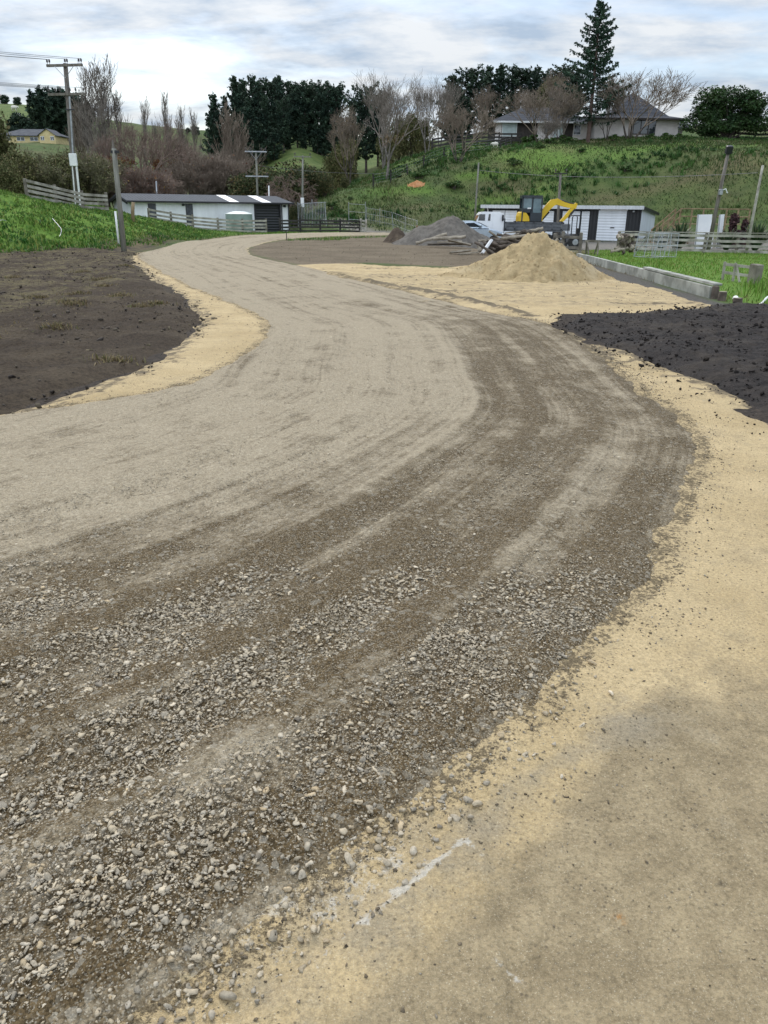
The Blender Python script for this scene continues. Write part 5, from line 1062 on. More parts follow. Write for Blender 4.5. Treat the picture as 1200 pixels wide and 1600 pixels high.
def silver_car():
    Y = 47.; x, y, z = ground_at(742, Y); k = Y/1289.; t = thing('silver_car', 'silver car half hidden behind the dark gravel heap', 'car', (x, y, z)); X = lambda p: (p-742)*k; zp = lambda py: at(742, py, Y)[2]-z
    W2 = 1.7; r = zp(345.2)
    body = [(X(690), .35), (X(688), .75), (X(694), .98), (X(712), 1.02), (X(768), zp(357)), (X(779), zp(359.5)), (X(788), zp(362.5)), (X(791), .62), (X(790), .32), (X(783), .24), (X(697), .24)]
    m = MB(); n = len(body)      # rounded in plan: sections across the width
    secs = [(0, .95, .06), (.12, .99, .0), (W2/2, 1.0, .0), (W2-.12, .99, .0), (W2, .95, .06)]; cx_ = X(740)
    for yy, sx_, dz in secs: m.v += [(cx_+(a-cx_)*sx_, yy, b-dz*(b > .5)) for a, b in body]
    for s in range(4):
        for i in range(n): m.f.append((s*n+i, s*n+(i+1) % n, (s+1)*n+(i+1) % n, (s+1)*n+i))
    m.f += [tuple(range(n)), tuple(range(5*n-1, 4*n-1, -1))]; m.build('body', M_SILVER, t)
    cab = [(X(701), 1.0), (X(711), r-.06), (X(722), r), (X(741), r+.0), (X(747), r-.05), (X(766), zp(356.5))]
    c = MB(); n = len(cab)
    for yy, f in ((.06, 0), (.2, 1), (W2-.2, 1), (W2-.06, 0)): c.v += [(a, yy if i in (0, 5) else (yy+.10*(1 if yy < 1 else -1) if f == 0 else yy), b-(0 if f or i in (0, 5) else .03)) for i, (a, b) in enumerate(cab)]
    for s in range(3):
        for i in range(n-1): c.f.append((s*n+i, s*n+i+1, (s+1)*n+i+1, (s+1)*n+i))
    c.f += [tuple(range(n)), tuple(range(4*n-1, 3*n-1, -1))]; c.build('cabin', M_SILVER, t)
    for a0, a1, b0, b1 in ((713, 727, 710, 727), (729, 742, 729, 755)):
        MB().prism([(X(b0), 1.06), (X(a0), r-.12), (X(a1), r-.10), (X(b1), zp(355.0) if b1 > 750 else 1.06)], .075, .10).build('side_window', M_GLASS, t)
    ws = MB(); ws.add([(X(748.5), .25, r-.09), (X(748.5), W2-.25, r-.09), (X(765), W2-.16, zp(356.3)+.02), (X(765), .16, zp(356.3)+.02)], [(0, 1, 2, 3)]); 
    ws.v = [(a+.03, b, c_+.035) for a, b, c_ in ws.v]; ws.build('windscreen', M_GLASS2, t)
    MB().box((X(752), -.08, zp(352.5)), (.16, .18, .12), None, .03).build('mirror', M_SILVER, t)
    for yy in (.16, W2-.16): MB().box((X(788.5), yy, zp(366)), (.14, .3, .13), None, .03).build('headlight', M_LAMPW, t)
    MB().box((X(791.2), W2/2, .42), (.08, W2*.8, .2), None, .03).build('bumper', M_BLACKSTEEL, t)
    for xx in (X(705), X(774)):
        for yy in (.08, W2-.08): wheel(t, (xx, yy, .31), .31, .2)
silver_car()
def utility():
    Y = 46.5; x, y, z = ground_at(902, Y); k = Y/1289.; zp = lambda py: at(902, py, Y)[2]-z
    t = thing('small_tractor', 'small dark ride on tractor with a tall black roll frame', 'tractor', (x, y, z)); tp = zp(337)
    m = MB(); X = lambda p: (p-902)*k
    for yy in (0, .9):
        m.tube([(X(896), yy, .5), (X(895.5), yy, tp-.1), (X(897), yy, tp), (X(907.5), yy, tp), (X(909), yy, tp-.1), (X(909), yy, .4)], .03, 7)
    m.tube([(X(897), 0, tp), (X(897), .9, tp)], .03, 7); m.tube([(X(907.5), 0, tp), (X(907.5), .9, tp)], .03, 7); m.build('roll_frame', M_BLACKSTEEL, t)
    b = MB(); b.box((X(901), .45, .55), (.62, .6, .32), None, .06); b.box((X(896), .45, .72), (.3, .5, .3), None, .06); b.build('body', M_DECK, t)
    MB().box((X(904.5), .45, .80), (.3, .45, .12), None, .04).build('seat', M_RUBBER, t); MB().box((X(908), .45, .98), (.1, .45, .36), None, .04).build('seat_back', M_RUBBER, t)
    for yy in (-.05, .95): wheel(t, (X(902.5), yy, .42), .42, .24); wheel(t, (X(893), yy, .24), .24, .16)
    MB().box((X(900), -.12, .30), (.42, .06, .14), (0, .2, 0), .02).build('reflector', M_LAMPO, t)
utility()
# ------------------------------------------------------------------ wall, gates, posts beside the lawn
def nib_wall():
    A = Vector((7.42, 31.4, 0)); B = Vector((6.98, 17.05, 0)); d = (A-B); L = d.length; yaw = math.atan2(d.y, d.x); z = Z(B.x, B.y)
    t = thing('retaining_wall', 'long low pale concrete edging wall between sand and lawn', 'wall', (B.x, B.y, z), yaw)
    m = MB(); k = 12
    for i in range(k):
        a, b = L*i/k, L*(i+1)/k; dz = Z(*(B+(A-B)*((i+.5)/k)).xy)-z; m.box(((a+b)/2, 0, .05+dz), (b-a-.006, .13, .38), None, .012)
    m.build('wall', M_CONC, t)
    # separate top slab near the camera end
    MB().box((2.6, -.06, .285), (5.2, .19, .05), (0, 0, .012), .012).build('coping', M_CONC, t)
    MB().box((-.07, -.03, .11), (.12, .14, .32), (.1, .1, .3), .03).build('end_post', M_BARK, t)
nib_wall()
def stump(label, px, py, Y, r, h, lean=0, white=False):
    x, y = at(px, py, Y)[:2]; t = thing('cut_post', label, 'post', (x, y, Z(x, y))); MB().tube([(0, 0, -.1), (lean*.5, 0, h*.5), (lean, 0, h)], [r*1.05, r, r*.96], 10).build('trunk', M_BARK, t); MB().tube([(lean, 0, h), (lean, 0, h+.006)], [r*.93, r*.93], 10).build('cut_face', M_LOGPALE, t)
    if white: MB().tube([(lean+.04, .10, h*.35), (lean+.14, .42, h*.75)], [.055, .055], 10).build('pipe', M_WHITEPIPE, t)
stump('short sawn post stump at the lawn corner beyond the concrete wall', 1127, 470, 16.6, .085, .18, .01)
stump('stump with a white pipe lying behind it at the right', 1152, 480, 15.4, .09, .17, -.02, True)
px_log('thin white pole lying on the grass at the right edge', (1176,484), (1206,458), 15.6, .02, M_WHITEPIPE, None, False, 1.2, 'pole', 'white_pole')
def small_gate():
    x0, y0 = at(1128, 432, 22.2)[:2]; x1, y1 = at(1183, 442, 20.6)[:2]; z = Z(x0, y0); d = Vector((x1-x0, y1-y0)); L = d.length; t = thing('small_gate', 'small timber gate section hung on a stout post in the lawn', 'gate', (x0, y0, z), math.atan2(d.y, d.x)); h = .43
    g_ = MB(); w = L*.80
    for zz in (h*.95, h*.45): g_.box((w/2, 0, zz), (w, .03, .07), None, .006)
    g_.box((.04, 0, h*.55), (.07, .045, h*1.1)); g_.box((w*.42, 0, h*.55), (.06, .045, h*1.1)); g_.box((w*.60, -.035, h*.5), (.06, .03, h*1.15), (0, -.55, 0)); g_.build('gate_frame', M_PALEWOOD, t)
    MB().box((L*.91, 0, h*.48), (L*.20, .20, h*1.35), (0, .04, 0), .015).build('post', M_GREYWOOD, t)
small_gate()
def mesh_gate(label, a, b, Y, dy, lean):
    A, B = Vector(at(*a, Y)), Vector(at(*b, Y+dy)); x, y = A.x, A.y; z = Z(x, y); L = (B-A).xy.length; h = at(a[0], 364, Y)[2]-z; t = thing('metal_gate', label, 'gate', (x, y, z), math.atan2(B.y-A.y, B.x-A.x))
    P = lambda u, w: Vector((u*L, lean*w*h, w*h)); m = MB()
    for p, q in ((P(0, .03), P(0, 1)), (P(1, .03), P(1, 1)), (P(0, 1), P(1, 1)), (P(0, .05), P(1, .05)), (P(.35, .05), P(.35, 1)), (P(.7, .05), P(.7, 1)), (P(0, .05), P(.35, 1)), (P(0, .5), P(1, .5))): m.tube([p, q], .017, 7)
    m.build('frame', M_GALV, t); w = MB()
    for i in range(1, 14): w.tube([P(i/14, .05), P(i/14, 1)], .0032, 3, False)
    for i in range(1, 8): w.tube([P(0, i/8), P(1, i/8)], .0032, 3, False)
    w.build('netting', M_GALV, t)
mesh_gate('galvanised mesh gate leaning on the left end of the board fence', (990, 400), (1036, 405), 36.2, -1.2, .18)
mesh_gate('second galvanised mesh gate standing right of the leaning mesh gate', (1018, 400), (1056, 400), 36.9, -.4, .12)
def a_frame():
    x, y = at(926, 380, 38.5)[:2]; z = Z(x, y); t = thing('timber_trestle', 'small weathered timber trestle standing left of the firewood heap', 'trestle', (x, y, z)); 
    for u in (-.24, .24):
        for s in (-1, 1): MB().box((u, s*.16, .32), (.06, .05, .72), (s*.4, u*.5, 0)).build('leg', M_GREYWOOD, t)
    MB().box((0, 0, .64), (.72, .09, .09)).build('beam', M_GREYWOOD, t)
a_frame()
fence('rail_fence', 'two rail weathered fence stub in front of the truck ramps', 'fence', pxs([(871, 40), (884, 39.5), (912, 39)]), .95, 2, 1.1, M_GREYWOOD, M_GREYWOOD)
def panels():
    def slab(name, label, px0, px1, top, base, Y, mat):
        x0, x1 = at(px0, 350, Y)[0], at(px1, 350, Y)[0]; z = Z(x0, Y); h = at(px0, top, Y)[2]-z; t = thing(name, label, 'board', ((x0+x1)/2, Y, z)); w = x1-x0
        MB().box((0, 0, h/2), (w, .06, h), (-.06, -.03, 0), .01).build('sheet', mat, t); f = MB(); f.box((-w/2+.03, -.05, h/2), (.06, .05, h), (-.06, -.03, 0)); f.build('edge_trim', M_GALV, t)
    slab('notice_board', 'large white upright panel behind the board fence', 1089, 1112, 335, 367, 52, M_WHITE)
    slab('notice_board', 'narrow white upright panel just right of the large one', 1113.5, 1117.5, 344, 367, 52.2, M_WHITE)
    slab('notice_board', 'narrow white panel right of the leaning lamp pole', 1123, 1131, 335, 367, 52.4, M_WHITE)
panels()
def steps():
    Y = 58.; x0 = at(1026, 357, Y); x1 = at(1064, 326, Y); z = Z(x0[0], Y); t = thing('timber_stairs', 'brown timber stairs and walkway railing at the foot of the hill', 'stairs', (x0[0], Y, z))
    a = Vector((0, 0, .05)); b = Vector((x1[0]-x0[0], 0, x1[2]-z-1.0)); e = Vector((at(1172, 330, Y)[0]-x0[0], .5, b.z)); m = MB()
    for i in range(7): p = a+(b-a)*((i+.5)/7); MB().box((p.x, .5, p.z), (.32, 1.1, .05)).build('tread', M_BROWNWOOD, t)
    for yy in (0, 1.05):
        for q in (.45, .95): MB().tube([a+Vector((0, yy, q)), b+Vector((0, yy, q))], .045, 6).build('handrail', M_BROWNWOOD, t)
        for i in range(5): p = a+(b-a)*(i/4); MB().box((p.x, yy, p.z+.45), (.09, .09, 1.1)).build('post', M_BROWNWOOD, t)
    for q in (.5, 1.0): MB().tube([b+Vector((0, 0, q)), e+Vector((0, -.5, q))], .045, 6).build('handrail', M_BROWNWOOD, t)
    for i in range(1, 7): p = b+(e-b)*(i/6); gz = Z(x0[0]+p.x, Y)-z; MB().box((p.x, 0, (p.z+1.0+gz)/2-.1), (.09, .09, p.z+1.1-gz)).build('post', M_BROWNWOOD, t)
    MB().box(((b.x+e.x)/2, .5, b.z), (e.x-b.x, 1.1, .06)).build('walkway', M_BROWNWOOD, t)
    for yy in (.02, 1.03): MB().tube([a, b], .07, 6).build('stringer', M_BROWNWOOD, t) if yy < .5 else None
steps()
M_FLAX = mat_leaf('flax_leaf', (.03, .06, .025), (.07, .11, .05), (.16, .17, .10), 2., .5, .15)
def flax(label, px, Y, top, n=110, mat=None, wd=1.0, cat='plant', name='flax_plant'):
    x, y, z = ground_at(px, Y); h = at(px, top, Y)[2]-z; m = MB(); r = random.Random(px)
    for i in range(n):
        a = r.uniform(0, 6.283); l = r.uniform(.15, .85)*wd; hh = h*r.uniform(.75, 1.15)*(1-.35*l); w = .05; dx, dy = math.cos(a), math.sin(a); q = Vector((-dy*w, dx*w, 0)); P = []
        for s in (0, .4, .75, 1): P.append(Vector((dx*l*h*(s**1.6)+dx*.08, dy*l*h*(s**1.6)+dy*.08, hh*(s-.42*l*s**3)*1.1)))
        vs = []
        for k, p in enumerate(P): f = (1, 1.1, .8, .08)[k]; vs += [p-q*f, p+q*f]
        m.add(vs, [(0, 1, 3, 2), (2, 3, 5, 4), (4, 5, 7, 6)])
    o = m.build(name, mat or M_FLAX); o.location = (x, y, z); tag(o, label, cat, None)
flax('broad flax clump left of the white panels', 1068, 49.5, 343, 150)
flax('smaller flax clump right of the leaning lamp pole', 1144, 48.5, 355, 110)
flax('tall flax clump at the right edge behind the board fence', 1190, 47.5, 343, 150)
flax('low flax tuft by the foot of the timber stairs', 1040, 50, 351, 80)
def hose(label, pts, Y, r=.012):
    P = []
    for px, py, dY in pts:
        c = [at(px, py, q) for q in np.arange(27, 45, .1)]; zz = Zs([q[0] for q in c], [q[1] for q in c])+.22
        i = int(np.argmax(np.array([q[2] for q in c]) < zz)); P.append((c[i][0], c[i][1], zz[i]))
    o = MB().tube([tuple(p) for p in crom(P, 6)], r, 6).build('hose', M_GALV); tag(o, label, 'hose')
hose('white hose curving down the grass bank left of the thick grey pole', [(82,343,3.2),(91,352,2.4),(96,360,1.7),(95,367,1.0),(93,370,.6)], 32.5)
hose('white hose end in the grass at the left edge', [(-6,350,2),(3,346,2.4),(10,346,2.5)], 32)
def sheep(label, px, py, Y, flip=1, s=1.):
    x, y, z = at(px, py, Y); z = Z(x, y); t = thing('sheep', label, 'sheep', (x, y, z)); m = MB(); V, F = ico(2)
    prof = [(-.55, .66, .12), (-.45, .68, .25), (-.2, .66, .32), (.1, .66, .33), (.35, .68, .29), (.5, .72, .2), (.6, .80, .12), (.68, .74, .11), (.80, .62, .07), (.86, .58, .04)]
    m.tube([(flip*a*s, 0, b*s) for a, b, c in prof], [c*s for a, b, c in prof], 10)
    for u in (-.38, .32):
        for yy in (-.13, .13): m.tube([(flip*u*s, yy*s, .55*s), (flip*(u-.03)*s, yy*s, .28*s), (flip*u*s, yy*s, 0)], [.09*s, .05*s, .045*s], 6)
    for yy in (-1, 1): m.tube([(flip*.66*s, yy*.08*s, .82*s), (flip*.64*s, yy*.2*s, .80*s)], [.035*s, .012*s], 5)
    m.build('body', M_WOOL, t, True)
M_WOOL = mat2('wool', (.55, .52, .45), (.72, .69, .62), 6, .95, .6)
sheep('white sheep grazing on the hill below the house fence', 773, 240, 96, -1, .62)
sheep('tiny white sheep on the far left hill pasture, upper one', 22, 167, 252, 1, 1.6); sheep('tiny white sheep on the far left hill pasture, lower one', 28, 182, 240, -1, 1.6)
def clay():
    x, y, _ = at(650, 284, 81.5)
    heap('clay_heap', 'small orange clay scrape on the hillside by the bare tree', x, y, [(-.9, 0), (-.4, .25), (.1, .4), (.6, .25), (.9, 0)], .9, .9, .6, M_CLAY, .1, 44, 24)
M_CLAY = m_heap('orange_clay', (.38, .17, .07), (.52, .27, .13), (.25, .11, .05), (.55, .32, .18))
clay()
# ------------------------------------------------------------------ trees
def seg_mesh(S, n):
    """S: (k,8) p0 p1 r0 r1 -> open prisms"""
    S = np.asarray(S, float); p0, p1, r0, r1 = S[:, :3], S[:, 3:6], S[:, 6], S[:, 7]; d = p1-p0; d /= np.linalg.norm(d, axis=1, keepdims=True)+1e-9
    ref = np.where(np.abs(d[:, 2:3]) < .9, np.array([[0, 0, 1.]]), np.array([[1., 0, 0]])); a = np.cross(d, ref); a /= np.linalg.norm(a, axis=1, keepdims=True)+1e-9; b = np.cross(d, a)
    w = np.arange(n)*2*math.pi/n; ring = a[:, None]*np.cos(w)[None, :, None]+b[:, None]*np.sin(w)[None, :, None]
    V = np.concatenate([p0[:, None]+ring*r0[:, None, None], p1[:, None]+ring*r1[:, None, None]], 1).reshape(-1, 3)
    i = np.arange(len(S))[:, None, None]*2*n; k = np.arange(n); q = np.stack([k, (k+1) % n, (k+1) % n+n, k+n], -1)[None]
    return V, (i+q).reshape(-1, 4)
def quads(C, size, g, elong=1., up=None):
    """random leaf cards at centres C"""
    n = len(C); a = g.normal(size=(n, 3)); 
    if up is not None: a = a*(1-up)+up*np.array([0, 0, 1.])*g.choice([-1, 1], (n, 1))
    a /= np.linalg.norm(a, axis=1, keepdims=True); b = np.cross(a, g.normal(size=(n, 3))); b /= np.linalg.norm(b, axis=1, keepdims=True)+1e-9
    s = size*g.uniform(.6, 1.3, (n, 1)); V = np.stack([C-a*s*elong, C+b*s*.5, C+a*s*elong, C-b*s*.5], 1).reshape(-1, 3); return V, np.arange(n*4).reshape(-1, 4)
M_TWIG = mat2('grey_twig', (.15, .125, .105), (.26, .225, .19), 1.5, .9); M_TWIGP = mat2('purple_brown_twig', (.15, .103, .08), (.245, .18, .142), .5, .9); M_TWIGB = mat2('warm_brown_twig', (.155, .118, .088), (.25, .20, .155), .5, .9); M_TWIGO = mat2('olive_twig', (.12, .115, .065), (.20, .185, .10), .4, .9)
M_TRUNK = mat2('grey_bark', (.10, .088, .075), (.20, .18, .155), 3, .95, .7, bscale=16); M_TRUNKD = mat2('dark_bark', (.05, .04, .034), (.11, .09, .075), 3, .95, .7, bscale=16)
def skeleton(seed, h, style):
    r = random.Random(seed); T, B = [], []
    if style == 'poplar':
        def grow(p, d, L, rad, lv):
            n = 9 if lv == 0 else 4 if lv == 1 else 3; pts = []
            for i in range(n):
                d = (d+Vector((r.gauss(0, .05+.05*lv), r.gauss(0, .05+.05*lv), .04 if lv == 0 else .22))).normalized(); q = p+d*(L/n); r0 = rad*(1-.8*i/n); r1 = rad*(1-.8*(i+1)/n)
                (T if lv == 0 else B).append((*p, *q, max(r0, .017), max(r1, .015))); pts.append((p, q, d, r1)); p = q
            if lv >= 3: return
            for j in range((40, 6, 3)[lv]):
                f = .06+.92*r.random()**.85 if lv == 0 else r.random(); p0, q0, dd, rr = pts[min(int(f*n), n-1)]; q = p0.lerp(q0, r.random())
                o = dd.orthogonal().normalized(); o.rotate(Matrix.Rotation(r.uniform(0, 6.283), 3, dd)); an = r.uniform(.25, .55); nd = dd*math.cos(an)+o*math.sin(an)
                grow(q, nd, L*(.30*(1.1-f)+.09) if lv == 0 else L*r.uniform(.35, .6), max(rr*.5, .02), lv+1)
        k0 = r.choice((1, 2))
        for s in range(k0): grow(Vector((s*.35, 0, -.3)), Vector((.07*(s-.5)*(k0-1)+r.gauss(0, .02), r.gauss(0, .03), 1)), h*(1-.08*s), h*.011, 0)
    else:
        st, tl, a0, ka, dec, up, lv_ = dict(spread=(1, .20, .46, .46, .82, .035, 6), fan=(5, .05, .36, .40, .82, .035, 6), airy=(4, .05, .34, .40, .82, .04, 5), weep=(1, .34, .7, .5, .8, -.10, 6), tall=(2, .26, .30, .36, .82, .07, 6))[style]
        def fork(p, d, L, rad, lv):
            n = 3 if lv < 4 else 2; seg = []
            for i in range(n):
                d = (d+Vector((r.gauss(0, .10), r.gauss(0, .10), r.gauss(0, .06)+up*(1.6 if style != 'weep' else lv*.55)))).normalized(); q = p+d*(L/n); r0 = rad*(1-.28*i/n); r1 = rad*(1-.28*(i+1)/n)
                (T if lv <= 1 and style not in ('fan', 'airy') or lv == 0 else B).append((*p, *q, max(r0, .016), max(r1, .014))); seg.append((p, q, d)); p = q
            if lv >= 3:
                for j in range({'tall': 1, 'airy': 2, 'spread': 2}.get(style, 3)):
                    a, b, dd = r.choice(seg); q = a.lerp(b, r.random()); o = dd.orthogonal().normalized(); o.rotate(Matrix.Rotation(r.uniform(0, 6.283), 3, dd)); nd = (dd*.75+o*.65+Vector((0, 0, up*2))).normalized(); m = q+nd*L*r.uniform(.3, .6); e = m+(nd+Vector((r.gauss(0, .2), r.gauss(0, .2), .1+up))).normalized()*L*.4
                    B.append((*q, *m, .017, .015)); B.append((*m, *e, .015, .013))
            if lv >= lv_: return
            k = 3 if r.random() < (.45 if lv > 1 else .8) else 2; az = r.uniform(0, 6.283)
            for j in range(k):
                o = d.orthogonal().normalized(); o.rotate(Matrix.Rotation(az+j*6.283/k+r.gauss(0, .3), 3, d)); an = ka*r.uniform(.55, 1.3); nd = d*math.cos(an)+o*math.sin(an)
                fork(p, nd, L*dec*r.uniform(.8, 1.12), rad*.72*(.9 if k == 3 else 1), lv+1)
        for s in range(st):
            az = s*6.283/st+r.gauss(0, .3); an = 0 if st == 1 else a0*r.uniform(.5, 1.3); fork(Vector((math.cos(az)*.1*(st > 1), math.sin(az)*.1*(st > 1), -.3)), Vector((math.sin(an)*math.cos(az)+r.gauss(0, .05), math.sin(an)*math.sin(az), math.cos(an))).normalized(), h*max(tl, .16), h*(.024 if st == 1 else .013), 0)
    T, B = np.array(T), np.array(B); top = max(B[:, 5].max(), T[:, 5].max()); k = h/top
    T[:, :6] *= k; B[:, :6] *= k; return T, B
PROTO = {}
def bare_tree(key, style, seed, h, twig, trunk, leaf=None, nleaf=0, lsize=.14, leaf_h=(0, 1), tw=1.0):
    T, B = skeleton(seed, h, style); V, F = seg_mesh(T, 8); mt = np_mesh('trunk', V, [F], trunk, smooth=True, link=False)
    B[:, 6:] *= tw
    big = B[:, 6] > .06; V1, F1 = seg_mesh(B[big], 5) if big.any() else (np.zeros((0, 3)), np.zeros((0, 4), int)); V2, F2 = seg_mesh(B[~big], 3)
    mb = np_mesh('branches', np.concatenate([V1, V2]), [F1, F2+len(V1)], twig, link=False); parts = [('trunk', mt), ('branches', mb)]
    if nleaf:
        g = np.random.default_rng(seed); q = B[(B[:, 5] > leaf_h[0]*h) & (B[:, 5] < leaf_h[1]*h)]; c = q[g.integers(0, len(q), nleaf)]; C = c[:, 3:6]+g.normal(0, .18, (nleaf, 3)); V, F = quads(C, lsize, g); parts.append(('leaves', np_mesh('leaves', V, [F], leaf, link=False)))
    PROTO[key] = (h, parts)
def pine(key, seed, h, spread, leaf, bare=.25, n=52, tuft=17, lsize=.42, flat=False, droop=.1):
    g = np.random.default_rng(seed); tr = [(0, 0, -.5, 0, 0, h*.5, h*.016+.05, h*.011), (0, 0, h*.5, g.normal(0, .15), g.normal(0, .15), h*.97, h*.011, .03)]; br = []; C = []
    for i in range(n):
        f = bare+(1-bare)*(i+.5)/n; z = h*f*.98; az = i*2.4+g.normal(0, .5); sh = (1-f)/(1-bare); w = spread*((.25+.9*min(1, sh*1.25))*(g.uniform(.35, 1.2))) if not flat else spread*g.uniform(.5, 1.1)*(.5+.5*math.sin(min(1, sh*1.2+.15)*math.pi*.9))
        d = np.array([math.cos(az), math.sin(az), .38-droop-.25*sh*droop*3+.35*(1-sh)]); p0 = np.array([0, 0, z-.06*h*.3]); p1 = p0+d*w*.6; p2 = p1+np.array([d[0], d[1], d[2]+.35])*w*.42
        br += [(*p0, *p1, .07, .04), (*p1, *p2, .04, .015)]
        k = max(5, int(tuft*w/spread*1.3))
        for u in np.linspace(.28, 1., 6):
            q = (p0+(p1-p0)*u/.6 if u < .6 else p1+(p2-p1)*(u-.6)/.4); C.append(q+g.normal(0, 1, (k, 3))*np.array([.22, .22, .16])*(.5+w*.26))
    C.append(np.array([0, 0, h*.96])+g.normal(0, 1, (tuft*3, 3))*np.array([.25, .25, h*.018+.15])); C = np.concatenate(C)
    V, F = seg_mesh(tr, 7); mt = np_mesh('trunk', V, [F], M_TRUNKD, smooth=True, link=False); V1, F1 = seg_mesh(br, 4); V, F = quads(C, lsize, g, 1.25)
    PROTO[key] = (h, [('trunk', mt), ('branches', np_mesh('branches', V1, [F1], M_TRUNKD, link=False)), ('crown', np_mesh('crown', V, [F], leaf, link=False))])
def spire(key, seed, h, spread):
    """open drooping conifer with upswept tips"""
    g = np.random.default_rng(seed); tr = [(0, 0, -.5, 0, 0, h*.55, .34, .2), (0, 0, h*.55, 0, 0, h, .2, .02)]; br = []; C = []; D = []
    for i in range(120):
        f = .16+.83*(i/120)**.92; z = h*f; az = i*2.39996+g.normal(0, .3); w = spread*1.12*((1-f)**.68)*g.uniform(.42, 1.15)+.22; d = np.array([math.cos(az), math.sin(az), 0]); n = 5; P = [np.array([0, 0, z])]
        for k in range(1, n+1): u = k/n; P.append(np.array([0, 0, z])+d*w*u+np.array([0, 0, w*(-.30*u+.34*u*u)+.28*w*u*f]))
        for k in range(n): br.append((*P[k], *P[k+1], .05*(1-k/n)+.012, .05*(1-(k+1)/n)+.01))
        m = int(17+w*26)*(1 if f > .34 else .4); u = g.uniform(.12, 1.04, int(m)); Q = np.stack([np.interp(u, np.linspace(0, 1, n+1), [p[j] for p in P]) for j in range(3)], 1); side = np.array([-d[1], d[0], 0]); sp = g.normal(0, .16*w*.5, (len(u), 1))*(1-.55*u[:, None])
        C.append(Q+side*sp+np.stack([g.normal(0, .05, len(u)), g.normal(0, .05, len(u)), -np.abs(g.normal(0, .18, len(u)))], 1))
    C = np.concatenate(C); V, F = seg_mesh(tr, 8); mt = np_mesh('trunk', V, [F], M_TRUNKR, smooth=True, link=False); V1, F1 = seg_mesh(br, 4); V, F = quads(C, .19, g, 1.3, .25)
    PROTO[key] = (h, [('trunk', mt), ('branches', np_mesh('branches', V1, [F1], M_TRUNKD, link=False)), ('crown', np_mesh('crown', V, [F], M_SPIRE, link=False))])
M_TRUNKR = mat2('reddish_bark', (.085, .055, .045), (.16, .11, .09), 3, .95, .7, bscale=16)
def bush(key, seed, h, w, leaf, n=5200, lsize=.22, lobes=16, low=.05, stems=True, fill=.35, wy=None):
    g = np.random.default_rng(seed); C = []; br = []; wy = wy or w
    for i in range(lobes):
        a = g.uniform(0, 6.283); rr = math.sqrt(g.random())*(.86 if key == 'bushr' else .72); zc = h*(low+.12+(.80-low-.05)*g.random()); k = math.sqrt(max(.06, 1-((zc/h-.42)/.62)**2)); c = np.array([math.cos(a)*rr*w/2*k, math.sin(a)*rr*wy/2*k, zc]); R = np.array([w*.19, wy*.19, h*.17])*g.uniform(.6, 1.25)
        m = n//lobes; d = g.normal(size=(m, 3)); d /= np.linalg.norm(d, axis=1, keepdims=True); rad = np.where(g.random(m) < fill, g.random(m)**.5, 1+g.normal(0, .10, m)); C.append(c+d*R*rad[:, None]); br.append((g.normal(0, .12), g.normal(0, .12), -.2, *(c*.9), .09, .03))
    C = np.concatenate(C); C = C[C[:, 2] > .02]; V, F = quads(C, lsize, g, .8); V1, F1 = seg_mesh(br, 5)
    PROTO[key] = (h, [('stems', np_mesh('stems', V1, [F1], M_TRUNKD, link=False)), ('crown', np_mesh('crown', V, [F], leaf, link=False))])
def put(key, name, label, cat, px, Y, top, group=None, rz=None, wide=1., base=None, sx=None):
    x, y, z = ground_at(px, Y); h0, parts = PROTO[key]; hh = at(px, top, Y)[2]-z; k = hh/h0; t = thing(name, label, cat, (x, y, z), rnd.uniform(0, 6.28) if rz is None else rz, group); t.scale = (k*wide, k*wide, k)
    for n, me in parts: o = bpy.data.objects.new(n, me); COL.objects.link(o); o.parent = t
    return t
M_PINE = mat_leaf('pine_needles', (.018, .037, .025), (.048, .078, .042), None, .12, .8); M_PINE2 = mat_leaf('pine_needles_far', (.018, .036, .024), (.042, .068, .036), None, .12, .8); M_SPIRE = mat_leaf('spire_needles', (.018, .042, .028), (.04, .075, .042), None, .3, .8)
M_EVER = mat_leaf('evergreen_leaf', (.018, .042, .014), (.05, .09, .026), None, .5, .55); M_SHRUB = mat_leaf('dark_shrub_leaf', (.034, .05, .018), (.075, .085, .03), (.14, .105, .045), .3, .8); M_OLIVE = mat_leaf('olive_leaf', (.085, .095, .035), (.15, .15, .055), (.20, .165, .08), .22, .8); M_RUST = mat_leaf('rusty_leaf', (.13, .05, .028), (.20, .085, .04), (.30, .19, .04), .5, .8, .2); M_GOLD = mat_leaf('golden_leaf', (.30, .20, .03), (.38, .27, .05), None, .5, .8, .2); M_PINKL = mat_leaf('dry_tan_leaf', (.17, .12, .075), (.25, .18, .11), None, .5, .8, .2); M_HEDGE = mat_leaf('bright_scrub_leaf', (.03, .075, .016), (.075, .135, .03), (.12, .15, .05), .3, .7, .1); M_PURP = mat_leaf('purple_shrub_leaf', (.045, .022, .025), (.09, .045, .045), None, .6, .8)
bare_tree('pop1', 'poplar', 3, 16, M_TWIG, M_TRUNK); bare_tree('pop2', 'poplar', 8, 15, M_TWIG, M_TRUNK); bare_tree('pop3', 'poplar', 19, 13, M_TWIGB, M_TRUNK, tw=1.15)
bare_tree('spr1', 'spread', 5, 11, M_TWIGP, M_TRUNKD); bare_tree('spr2', 'spread', 12, 11, M_TWIGP, M_TRUNKD, M_RUST, 2400, .13, (.05, .6)); bare_tree('spr3', 'spread', 21, 11, M_TWIG, M_TRUNK, M_PINKL, 350, .13, (.1, .5)); bare_tree('spr4', 'spread', 33, 9, M_TWIGB, M_TRUNK)
